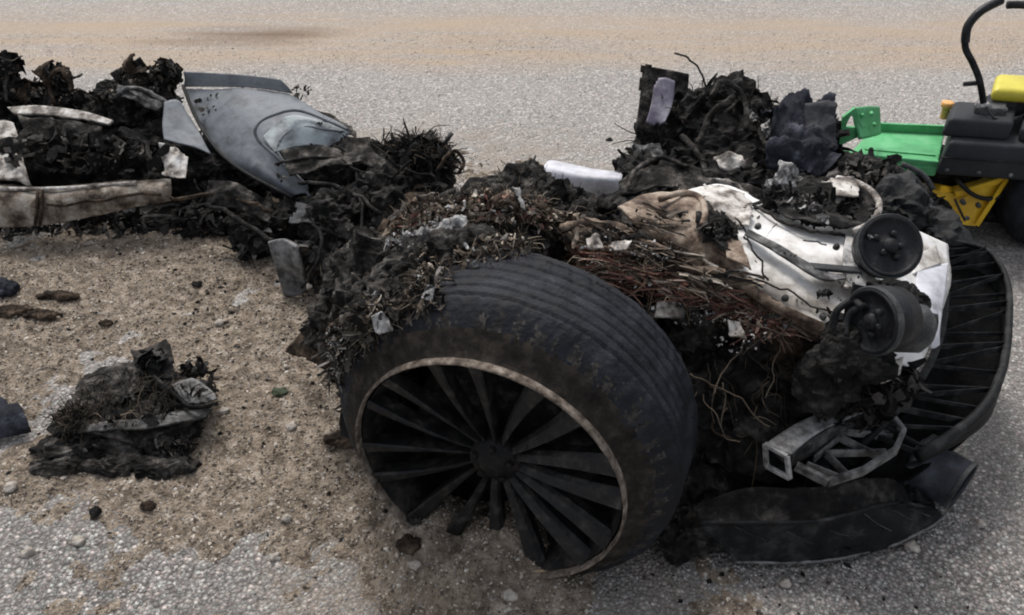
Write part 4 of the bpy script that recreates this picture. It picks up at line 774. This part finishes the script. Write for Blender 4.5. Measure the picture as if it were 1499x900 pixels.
sheet('arch_return', [[(385, 200, 0, 2.60), (415, 172, 0, 2.66), (455, 172, 0, 2.66), (512, 194, 0, 2.61)], [(395, 215, 0, 2.56), (425, 190, 0, 2.62), (460, 188, 0, 2.62), (500, 205, 0, 2.60)], [(402, 222, 0, 2.54), (432, 215, 0, 2.58), (462, 212, 0, 2.59), (480, 215, 0, 2.59)]], M['silver_lit'], rear, 'inner return of the wheel arch, painted paler as if lit', n=(30, 16), th=.005, amp=.004)
tube('arch_lip', [(455, 288, 0, 2.44), (410, 235, 0, 2.50), (378, 205, 0, 2.54), (375, 185, 0, 2.56), (395, 170, 0, 2.60), (440, 162, 0, 2.66), (510, 190, 0, 2.6)], .0055, M['silver'], rear, seg=10)
tube('panel_seam', [(268, 125, 0, 2.90), (285, 168, 0, 2.78), (312, 212, 0, 2.65), (355, 250, 0, 2.54), (430, 290, 0, 2.44)], .006, M['plastic'], rear, seg=8)
sheet('inner_wing', [[(240, 150, 0, 2.8), (262, 145, 0, 2.82), (278, 170, 0, 2.78)], [(236, 180, 0, 2.72), (265, 185, 0, 2.72), (298, 205, 0, 2.68)], [(238, 205, 0, 2.66), (275, 215, 0, 2.64), (312, 228, 0, 2.62)]], M['silver'], rear, n=(20, 20), th=.005, amp=.01, ragged=.03)
sheet('white_scrap', [[(235, 212, 0, 2.56), (258, 214, 0, 2.56), (275, 228, 0, 2.55)], [(238, 235, 0, 2.52), (262, 240, 0, 2.5), (276, 246, 0, 2.5)], [(236, 255, 0, 2.48), (255, 262, 0, 2.46), (268, 258, 0, 2.46)]], M['white_dirty'], rear, 'crumpled white scrap under the wing panel', n=(20, 20), th=.004, amp=.02, fold=.012, fs=14, ragged=.05)
sheet('white_strip', [[(10, 156, 0, 2.8), (60, 155, 0, 2.8), (120, 162, 0, 2.78), (166, 176, 0, 2.76)], [(20, 166, 0, 2.77), (65, 168, 0, 2.76), (120, 174, 0, 2.75), (160, 182, 0, 2.74)]], M['white_dirty'], rear, 'long narrow white strip across the burnt body', n=(30, 6), th=.008, amp=.003)
sheet('grey_pillar', [[(-20, 178, 0, 2.7), (8, 176, 0, 2.7), (20, 180, 0, 2.7)], [(-20, 205, 0, 2.62), (14, 205, 0, 2.62), (30, 210, 0, 2.62)], [(-20, 240, 0, 2.54), (22, 238, 0, 2.54), (38, 248, 0, 2.54)], [(-20, 262, 0, 2.5), (25, 262, 0, 2.48), (46, 272, 0, 2.48)]], M['white_dirty'], rear, 'scorched white pillar at the edge of the frame', n=(20, 24), th=.01, amp=.008)
# sill beam
sl_ = sheet('sill_beam', [[(-40, 268, 0, 2.5), (40, 272, 0, 2.5), (120, 270, 0, 2.5), (190, 264, 0, 2.5), (250, 262, 0, 2.52)], [(-40, 278, 0, 2.44), (40, 282, 0, 2.43), (120, 279, 0, 2.44), (190, 273, 0, 2.45), (250, 270, 0, 2.46)], [(-40, 305, 0, 2.40), (40, 308, 0, 2.39), (120, 300, 0, 2.41), (190, 292, 0, 2.42), (250, 284, 0, 2.44)], [(-40, 332, 0, 2.39), (40, 332, 0, 2.38), (110, 322, 0, 2.40), (180, 308, 0, 2.42), (250, 296, 0, 2.44)]], M['sill'], rear, 'scorched tan and grey sill beam lying along the bottom', n=(50, 20), th=.01, amp=.008, fs=10); sub(sl_)
tube('sill_edge', [(-40, 274, 0, 2.45), (40, 277, 0, 2.44), (120, 274, 0, 2.45), (200, 267, 0, 2.46)], .007, M['white_dirty'], sl_)
for px in (55, 62): tube('sill_band', [(px, 278, 0, 2.425), (px - 1, 305, 0, 2.385), (px - 4, 330, 0, 2.375)], .005, M['char_brown'], sl_)
tube('sill_crease', [(70, 300, 0, 2.40), (140, 294, 0, 2.405), (235, 282, 0, 2.43)], .005, M['char_brown'], sl_, jit=.01)
# struts, tubes and torn sheets at the end of that half
strut = sheet('pale_strut', [[(392, 356, .17), (412, 350, .18), (430, 362, .17)], [(400, 380, .12), (420, 378, .13), (440, 388, .12)], [(408, 408, .06), (428, 405, .065), (446, 410, .06)], [(415, 432, .01), (432, 434, .01), (450, 428, .01)]], M['alloy_mid'], rear, 'pale grey strut reaching down to the sand', n=(12, 20), th=.014, amp=.008)
for g, m in [([[(430, 300, 0, 2.3), (480, 305, 0, 2.28), (510, 315, 0, 2.25)], [(420, 325, 0, 2.22), (470, 332, 0, 2.2), (515, 332, 0, 2.18)]], 'plastic_grey'), ([[(410, 218, 0, 2.5), (450, 210, 0, 2.52), (500, 218, 0, 2.5)], [(420, 260, 0, 2.4), (470, 250, 0, 2.4), (520, 245, 0, 2.4)]], 'char'), ([[(300, 262, 0, 2.45), (350, 270, 0, 2.42), (400, 300, 0, 2.35)], [(300, 300, 0, 2.38), (350, 310, 0, 2.35), (400, 330, 0, 2.3)]], 'char'),
             ([[(440, 150, 0, 2.86), (480, 165, 0, 2.84), (520, 185, 0, 2.8)], [(450, 165, 0, 2.8), (490, 182, 0, 2.78), (525, 205, 0, 2.72)]], 'char'), ([[(500, 200, 0, 2.55), (545, 205, 0, 2.5), (590, 225, 0, 2.45)], [(500, 240, 0, 2.42), (545, 245, 0, 2.4), (600, 255, 0, 2.35)]], 'char'), ([[(170, 120, 0, 2.9), (200, 130, 0, 2.88), (240, 150, 0, 2.84)], [(165, 140, 0, 2.85), (200, 150, 0, 2.83), (235, 165, 0, 2.8)]], 'alloy_dark'), ([[(25, 170, 0, 2.75), (90, 175, 0, 2.74), (150, 185, 0, 2.72)], [(40, 210, 0, 2.66), (95, 215, 0, 2.65), (150, 225, 0, 2.64)]], 'char'), ([[(590, 285, 0, 2.2), (620, 278, 0, 2.2), (650, 290, 0, 2.2)], [(600, 310, 0, 2.1), (630, 305, 0, 2.1), (655, 315, 0, 2.1)]], 'char_brown')]:
    sheet('torn_sheet', g, M[m], rear, n=(26, 18), th=.005, amp=.025, fold=.010, fs=10, ragged=.05)
for pts, r, m in [([(170, 140, 0, 2.85), (200, 128, 0, 2.86), (235, 145, 0, 2.82), (250, 160, 0, 2.78)], .014, 'alloy_dark'), ([(405, 240, 0, 2.45), (470, 230, 0, 2.45), (560, 260, 0, 2.35), (600, 235, 0, 2.35)], .008, 'char'), ([(520, 250, 0, 2.4), (530, 310, 0, 2.2), (528, 380, 0, 2.0)], .007, 'char'), ([(440, 265, 0, 2.38), (500, 275, 0, 2.32), (560, 310, 0, 2.2)], .010, 'char'), ([(250, 290, 0, 2.4), (320, 285, 0, 2.4), (400, 310, 0, 2.3)], .010, 'char_brown'), ([(300, 300, 0, 2.38), (350, 320, 0, 2.32), (400, 360, 0, 2.2)], .012, 'char'),
                  ([(75, 150, 0, 2.88), (78, 115, 0, 2.9), (90, 105, 0, 2.9), (105, 130, 0, 2.88)], .012, 'char_brown'), ([(5, 150, 0, 2.85), (8, 115, 0, 2.9), (10, 92, 0, 2.92)], .010, 'char'), ([(640, 250, 0, 2.35), (665, 225, 0, 2.38), (680, 240, 0, 2.36), (672, 258, 0, 2.34)], .009, 'char_brown'), ([(540, 205, 0, 2.5), (580, 240, 0, 2.4), (640, 262, 0, 2.3)], .006, 'char'), ([(460, 320, 0, 2.2), (470, 370, 0, 2.05), (440, 425, 0, 1.98)], .008, 'char')]:
    tube('burnt_tube', pts, r * .6, M['char_dark' if m == 'char' else m], rear, jit=.014)
tuft = [BL(610, 225, 2.45, (.06, .06, .05)), BL(640, 235, 2.45, (.05, .05, .05)), BL(575, 230, 2.5, (.05, .05, .04))]
fibres('burnt_tuft', tuft, 420, M['strand'], rear, 'shaggy tuft of burnt fibres at the end of this half', L=(.03, .09), r=.0014, bias=(.1, 0, .3), sag=.3)
shards('tuft_flakes', tuft, 520, M['flake_dark'], rear, s=(.008, .03)); strips('tuft_strips', tuft, 260, M['flake_dark'], rear, L=(.05, .14), W=(.002, .007), out=.6, sag=.1, wob=.6); torn(tuft, 8, (.05, .09), ('char', 'char_dark'), rear)
ridge = [BL(30, 135, 2.95, (.08, .06, .035)), BL(95, 145, 2.95, (.06, .06, .03)), BL(170, 142, 2.95, (.08, .06, .03)), BL(225, 130, 2.95, (.06, .06, .04))]
RG = ridge + [BL(10, 105, 2.95, (.03, .04, .05)), BL(85, 112, 2.95, (.03, .03, .03)), BL(195, 112, 2.95, (.05, .04, .03)), BL(240, 108, 2.95, (.05, .05, .03))]
shards('ridge_flakes', RG, 900, M['flake'], rear, s=(.006, .024)); shards('brown_ridge_flakes', RG, 320, M['flake_brown'], rear, s=(.005, .018)); strips('ridge_strips', RG, 70, M['flake'], rear, L=(.04, .11), W=(.003, .009), wob=.6, out=0); torn(RG, 26, (.06, .13), ('char_brown', 'char', 'char_dark'), rear)
shards('pale_interior_flakes', [BL(110, 220, 2.55, (.25, .04, .06)), BL(180, 230, 2.55, (.15, .04, .06))], 120, M['flake'], rear, s=(.012, .04))

# ------------------------------------------------------------------ scraps lying on the ground
deb = thing('charred_mat', 'fibrous grey black mat with a small pale plate lying on the sand', 'debris', Z(195, 600, 0))
sheet('mat_sheet', [[(130, 545, .075), (180, 525, .09), (230, 530, .10), (285, 560, .08)], [(105, 575, .07), (170, 562, .085), (230, 565, .09), (300, 585, .07)], [(75, 605, .06), (150, 600, .075), (225, 600, .075), (310, 600, .055)], [(55, 632, .045), (130, 640, .06), (205, 645, .06), (270, 628, .045)]], M['char'], deb, n=(44, 34), th=.008, amp=.018, fold=.005, fs=11, ragged=.05)
fibres('mat_fibres', [((190, 580, .09), (.13, .1, .012)), ((120, 610, .07), (.07, .04, .01))], 700, M['strand'], deb, L=(.02, .06), r=.0011, out=.3, bias=(0, 0, 0), sag=.2)
shards('mat_flakes', [((200, 590, .075), (.14, .1, .02)), ((130, 650, .03), (.09, .04, .02)), ((240, 650, .03), (.08, .04, .02))], 330, M['flake'], deb, s=(.006, .02))
lumps('mat_underside', [((120, 660, .012), (.09, .03, .014)), ((190, 640, .022), (.11, .06, .022)), ((250, 610, .025), (.07, .06, .022)), ((170, 600, .025), (.11, .07, .025)), ((90, 680, .01), (.05, .02, .014)), ((235, 685, .01), (.06, .02, .012)), ((170, 682, .01), (.06, .015, .012))], M['char'], deb, l=4)
sheet('box_flap', [[(190, 512, .10), (215, 505, .12), (245, 492, .14)], [(195, 535, .10), (222, 530, .115), (252, 520, .125)], [(200, 555, .085), (230, 556, .095), (262, 556, .09)]], M['char_dark'], deb, 'upright black flap at the back of the mat', n=(14, 14), th=.006, amp=.006, ragged=.03)
shards('box_flakes', [((225, 530, .11), (.04, .03, .03)), ((285, 540, .09), (.035, .03, .03)), ((300, 570, .07), (.03, .03, .02))], 150, M['flake_dark'], deb, s=(.006, .022))
sheet('pale_plate', [[(250, 562, .105), (280, 555, .105), (305, 565, .10)], [(258, 578, .10), (288, 575, .10), (316, 575, .095)], [(275, 592, .092), (298, 592, .09), (318, 584, .09)]], M['alloy_mid'], deb, 'small pale grey metal plate on the mat', n=(22, 18), th=.006, amp=.010, fold=.006, fs=24, ragged=.07)
strips('plate_soot', [((285, 572, .108), (.035, .02, .004))], 22, M['flake'], deb, L=(.015, .04), W=(.001, .004))
sheet('grey_strip', [[(130, 622, .08), (200, 612, .085), (262, 600, .085), (312, 598, .07)], [(128, 632, .075), (200, 628, .08), (262, 618, .08), (300, 612, .065)]], M['alloy_dark'], deb, n=(30, 6), th=.005, amp=.012)
tube('box_edge', [(225, 550, .11), (260, 580, .10), (280, 595, .095), (318, 590, .092)], .004, M['char_dark'], deb)

sc = thing('blue_black_rag', 'crumpled blue black rag at the end of the fibrous mat', 'debris', Z(15, 615, 0))
sheet('rag_cloth', [[(-50, 575, .05), (-5, 578, .05), (25, 592, .045)], [(-50, 605, .06), (0, 605, .06), (40, 610, .05)], [(-50, 640, .01), (5, 642, .008), (48, 632, .01)]], M['cloth_blue'], sc, n=(28, 22), th=.004, amp=.014, fold=.008, fs=14, ragged=.02)
def scrap(name, px, py, r, m, label, cat='debris', l=4, group=None, z=None):
    c = Z(px, py, 0); c.z = top_h(c.x, c.y) + r[2] * .6
    v, f = lump_geo(c, r, l=l, fine=.004, seed=px); v = [q - c for q in v]
    o = link(name, mesh(name, v, f, m), label=label, cat=cat, group=group); o.location = c; return o
scrap('dark_scrap', 8, 432, (.035, .025, .025), M['cloth_blue'], 'rounded blue black lump on the sand below the sill beam')
scrap('burnt_scrap', 88, 440, (.05, .012, .010), M['char_brown'], 'long dark brown splinter lying on the sand')
scrap('burnt_scrap', 20, 462, (.045, .018, .012), M['char_brown'], 'dark brown scrap half buried beside the blue black lump')
scrap('burnt_scrap', 62, 468, (.04, .014, .009), M['char_brown'], 'flat dark brown scrap just below the long splinter')
scrap('burnt_scrap', 158, 478, (.018, .008, .007), M['char_brown'], 'little brown chip on bare sand beyond the mat')
scrap('burnt_scrap', 290, 422, (.011, .008, .008), M['char_dark'], 'small black crumb on the sand near the pale strut')
scrap('burnt_scrap', 262, 690, (.022, .010, .008), M['char_brown'], 'dark crumb at the front edge of the mat')
scrap('burnt_scrap', 140, 752, (.008, .008, .009), M['char_dark'], 'tiny black crumb at the edge between sand and asphalt')
scrap('burnt_scrap', 218, 745, (.013, .007, .008), M['char_brown'], 'brown crumb on the front edge of the sand')
scrap('burnt_scrap', 412, 580, (.014, .010, .006), mat('dull_green', [(.3, (.02, .028, .014)), (.7, (.07, .085, .05))], 30, .9, .4, 90), 'dull green crumb on the sand between mat and wheel')
scrap('burnt_scrap', 505, 660, (.035, .02, .014), M['char_brown'], 'dark brown clod on the sand against the wheel')
scrap('burnt_scrap', 600, 830, (.020, .014, .014), M['char_brown'], 'dark clod in the sand in front of the wheel')
scrap('burnt_scrap', 612, 800, (.012, .010, .014), M['char_dark'], 'black crumb wedged under the wheel edge')
scrap('burnt_scrap', 892, 205, (.012, .005, .004), M['char_dark'], 'tiny black crumb on the asphalt beside the burnt heap')
for k, (px, py, s, lb) in enumerate([(18, 720, .013, 'white stone on the sand edge below the fibrous mat'), (115, 792, .011, 'pale stone on asphalt among chippings'), (420, 765, .009, 'white stone at the sand edge midway to the wheel'), (610, 848, .013, 'pale stone beside the dark clod before the wheel'), (745, 885, .012, 'pale stone in front of the sand under the wheel'), (1435, 768, .011, 'pale stone on gravel beyond the undertray'), (1150, 855, .010, 'pale stone in front of the undertray lip'), (1335, 800, .015, 'grey stone against the undertray lip'), (40, 810, .010, 'small white stone on the asphalt'), (405, 815, .010, 'small pale stone on asphalt before the sand'), (330, 605, .013, 'pale stone on sand beside the mat'), (428, 628, .011, 'pale stone on sand between mat and wheel'), (322, 475, .011, 'white stone on sand beyond the mat')]):
    scrap('stone', px, py, (s * .85, s * .66, s * .55), M['stone'], lb, 'stone', l=3, group='loose stones')
tw = link('twig', mesh('twig', *tube_geo([Vector((Z(px, py, 0).x, Z(px, py, 0).y, .02)) - Z(780, 855, .02) for px, py in ((722, 852), (760, 857), (800, 856), (830, 850))], .0035, k=6), M['stick']), label='thin pale twig on the ground in front of the wheel', cat='twig'); tw.location = Z(780, 855, .02); tw.location.z = top_h(tw.location.x, tw.location.y) + .004 ; tw.location.z += 0
tube_wire = None

# ------------------------------------------------------------------ ride-on mower behind
mow = thing('ride_on_mower', 'green and yellow ride-on mower with black control levers', 'mower', (1.6, 2.6, 0))
zf = .25
a, b_, c, e = Z(1236, 232, zf), Z(1372, 246, zf), Z(1384, 190, zf), Z(1280, 184, zf)
def slab(name, pts, h, m, label=None):
    v = list(pts) + [p - UPV * h for p in pts]; n = len(pts)
    f = [tuple(range(n)), tuple(reversed(range(n, 2 * n)))] + [(i, i + n, (i + 1) % n + n, (i + 1) % n) for i in range(n)]
    me = mesh(name, v, f, m, False); bmx = bmesh.new(); bmx.from_mesh(me); bmesh.ops.recalc_face_normals(bmx, faces=bmx.faces)
    bmesh.ops.bevel(bmx, geom=bmx.edges, offset=.006, segments=3, affect='EDGES', profile=.5); bmx.to_mesh(me); bmx.free()
    me.polygons.foreach_set('use_smooth', [True] * len(me.polygons))
    o = link(name, me, mow, label); PINV[o.name] = Matrix(); return o
slab('footplate', (a, b_, c, e), .03, M['green'])
bar('footplate_lip', Z(1286, 186, zf + .012), Z(1384, 190, zf + .014), .012, .03, M['green'], mow)
bar('footplate_lip', Z(1234, 226, zf + .008), Z(1372, 240, zf + .008), .016, .022, M['green'], mow)
for t in (.3,): bar('footplate_tread', a.lerp(e, t) + (b_ - a) * .12 + UPV * .002, b_.lerp(c, t) - (b_ - a) * .05 + UPV * .002, .012, .005, M['green'], mow)
# pedal bracket: a cheek plate with a triangular opening and a back plate
def plate(name, outer_, hole, n, th, m):
    k = len(outer_); v = []
    for off in (Vector((0, 0, 0)), n * th):
        v += [p + off for p in outer_] + [p + off for p in hole]
    f = []
    for i in range(k):
        j = (i + 1) % k
        f += [(i, j, k + j, k + i), (2 * k + j, 2 * k + i, 3 * k + i, 3 * k + j), (i, 2 * k + i, 2 * k + j, j), (k + i, k + j, 3 * k + j, 3 * k + i)]
    o = link(name, mesh(name, v, f, m, False), mow); PINV[o.name] = Matrix(); return o
O = [Y(px, py, 2.52) for px, py in ((1228, 214), (1234, 172), (1252, 158), (1266, 196))]; Hh = [Y(px, py, 2.52) for px, py in ((1238, 186), (1241, 178), (1247, 168), (1256, 187))]
plate('pedal_cheek', O, Hh, Vector((0, 1, 0)), .012, M['green'])
sheet('pedal_plate', [[(1252, 158, 0, 2.53), (1270, 155, 0, 2.58), (1288, 156, 0, 2.64)], [(1255, 180, 0, 2.52), (1272, 178, 0, 2.56), (1289, 176, 0, 2.62)], [(1262, 202, 0, 2.49), (1278, 200, 0, 2.54), (1290, 196, 0, 2.60)]], M['green'], mow, 'upright green foot pedal plate', n=(10, 10), th=.012, amp=.001)
for (px, py) in ((1262, 168), (1276, 166), (1264, 184), (1280, 182)): lathe('bolt', Y(px, py, 2.545), Vector((-.3, -1, .2)).normalized(), [(-.008, .006), (.012, .006), (.014, .004), (.014, 0)], M['green'], mow, n=8)
MO = Vector((.985, -.17, 0)).normalized(); ML = Vector((.47, .88, 0)).normalized()
def block(name, p, ln, dp, z0, z1, m, label=None, tx=0, bev=.012):
    p = Vector((p.x, p.y, 0)); A = [p, p + MO * ln, p + MO * ln + ML * dp, p + ML * dp]; B = [p + MO * tx + ML * tx * .6, p + MO * ln + ML * tx * .6, A[2], A[3] + MO * tx]
    v = [Vector((q.x, q.y, z0)) for q in A] + [Vector((q.x, q.y, z1)) for q in B]
    f = [(3, 2, 1, 0), (4, 5, 6, 7), (0, 1, 5, 4), (1, 2, 6, 5), (2, 3, 7, 6), (3, 0, 4, 7)]
    me = mesh(name, v, f, m, False); bmx = bmesh.new(); bmx.from_mesh(me)
    bmesh.ops.bevel(bmx, geom=bmx.edges, offset=bev, segments=3, affect='EDGES', profile=.5); bmx.to_mesh(me); bmx.free()
    me.polygons.foreach_set('use_smooth', [True] * len(me.polygons)); o = link(name, me, mow, label); PINV[o.name] = Matrix(); return o
pL = Y(1368, 256, 2.40); pT = Y(1374, 208, 2.40); pU = Y(1384, 174, 2.44)
block('console', pL, .75, .30, pL.z, pT.z, M['charcoal'], tx=.012)
block('console_top', pU, .19, .16, pT.z - .002, pU.z, M['charcoal'], tx=.01)
block('fuel_tank', pU + MO * .215, .5, .2, pT.z - .002, pU.z - .012, M['charcoal'])
block('lever_mount', Y(1424, 168, 2.48), .085, .07, pU.z - .03, pU.z + .02, M['plastic_grey'], bev=.004)
cf = lambda a_, z_: Vector((pL.x, pL.y, 0)) + MO * a_ - ML * .001 + UPV * z_
tube('console_seam', [cf(.0, pL.z + (pT.z - pL.z) * .55), cf(.7, pL.z + (pT.z - pL.z) * .55)], .0025, M['lens'], mow, k=6)
for a_ in (.03, .12, .21): lathe('bolt', cf(a_, pL.z + .018), ML, [(-.003, 0), (-.003, .006), (.004, .007)], M['alloy_mid'], mow, n=6)
tube('hydraulic_hose', [Y(1400, 262, 2.42), Y(1425, 285, 2.4), Y(1455, 290, 2.4), Y(1490, 270, 2.44)], .007, M['lens'], mow, k=8)
tube('cable', [Y(1444, 156, 2.47), Y(1455, 172, 2.44), Y(1478, 176, 2.46), Y(1505, 165, 2.5)], .004, M['plastic'], mow, k=8)
lathe('lever_pivot', Y(1440, 158, 2.5), Vector((0, -1, 0)), [(-.02, .0), (-.02, .02), (.02, .02), (.022, 0)], M['alloy'], mow, n=24)
lathe('lever_pivot', Y(1464, 158, 2.52), Vector((0, -1, 0)), [(-.02, .0), (-.02, .014), (.02, .014), (.022, 0)], M['alloy'], mow, n=20)
lv = [(1440, 152, 0, 2.5), (1434, 118, 0, 2.5), (1424, 92, 0, 2.51), (1413, 68, 0, 2.52), (1417, 38, 0, 2.53), (1436, 16, 0, 2.54), (1466, 0, 0, 2.56)]
lev = tube('control_lever', lv, .0095, M['plastic'], mow, k=12, seg=10); sub(lev)
tube('lever_grip', [(1413, 62, 0, 2.52), (1417, 38, 0, 2.53), (1436, 16, 0, 2.54), (1466, 0, 0, 2.56)], .0125, M['lens'], lev, k=12, seg=8); tube('lever_stub', [(1411, 123, 0, 2.5), (1437, 121, 0, 2.5)], .007, M['plastic'], lev, k=10)
lev2 = tube('control_lever', [(1475, 7, 0, 2.85), (1505, 8, 0, 2.85), (1545, 20, 0, 2.85), (1560, 60, 0, 2.82), (1555, 150, 0, 2.75)], .012, M['plastic'], mow, k=12, seg=8)
ps = Y(1449, 144, 2.52); seat = block('seat_cushion', ps, .5, .15, ps.z - .012, ps.z + .03, M['seat'], 'rounded yellow seat cushion', bev=.017)
p0 = Y(1456, 150, 2.53); block('seat_base', p0, .4, .2, pU.z - .03, p0.z + .02, M['plastic'])
lathe('tank_cap', Y(1385, 160, 2.66), UPV, [(-.03, .012), (.006, .012), (.008, .019), (.024, .019), (.026, .014), (.026, 0)], M['orange'], mow, n=16)
dk = [Y(px, py, y) for px, py, y in ((1356, 276, 2.47), (1398, 284, 2.44), (1432, 276, 2.42), (1474, 260, 2.44), (1447, 308, 2.39), (1428, 331, 2.38), (1386, 326, 2.40), (1394, 302, 2.42))]
nk = len(dk); bk = [p + Vector((.01, .05, .0)) for p in dk]
part('mower_deck', dk + bk, [tuple(reversed(range(nk))), tuple(range(nk, 2 * nk))] + [(i_, (i_ + 1) % nk, (i_ + 1) % nk + nk, i_ + nk) for i_ in range(nk)], M['yellow'], mow, 'yellow cutting deck bracket under the console', smooth=False)
bar('deck_flange', Y(1398, 284, 2.425), Y(1474, 260, 2.425), .014, .02, M['yellow'], mow); bar('deck_flange', Y(1430, 330, 2.37), Y(1474, 262, 2.42), .008, .02, M['yellow'], mow)
for px, py in ((1410, 296), (1432, 300), (1415, 318)): lathe('bolt', Y(px, py, 2.40), Vector((0, 1, 0)), [(-.008, 0), (-.008, .007), (.01, .008)], M['alloy_mid'], mow, n=6)
bar('deck_link', Y(1398, 292, 2.38), Y(1412, 322, 2.38), .012, .006, M['plastic'], mow)
block('shaded_underbody', Y(1262, 265, 2.55), 1.0, .22, .035, .205, M['char_dark'], bev=.008)  # black body standing for the shadow under the mower
def mwheel(x, y, r, wd):
    t = lathe('mower_wheel', Vector((x, y, r)), Vector((0, 1, 0)), [(0, r * .5), (0, r * .8), (.015, r * .97), (.03, r), (wd - .03, r), (wd - .015, r * .97), (wd, r * .8), (wd, r * .5)], M['tread'], mow, n=48); sub(t)
    lathe('wheel_disc', Vector((x, y, r)), Vector((0, 1, 0)), [(.02, 0), (.02, r * .2), (.035, r * .25), (.03, r * .48), (.005, r * .52)], M['char_dark'], t, n=32)
q = Y(1528, 330, 2.42); mwheel(q.x, 2.36, .17, .16)
mwheel(Y(1262, 280, 2.6).x, 2.58, .085, .07); mwheel(q.x, 2.70, .17, .16)
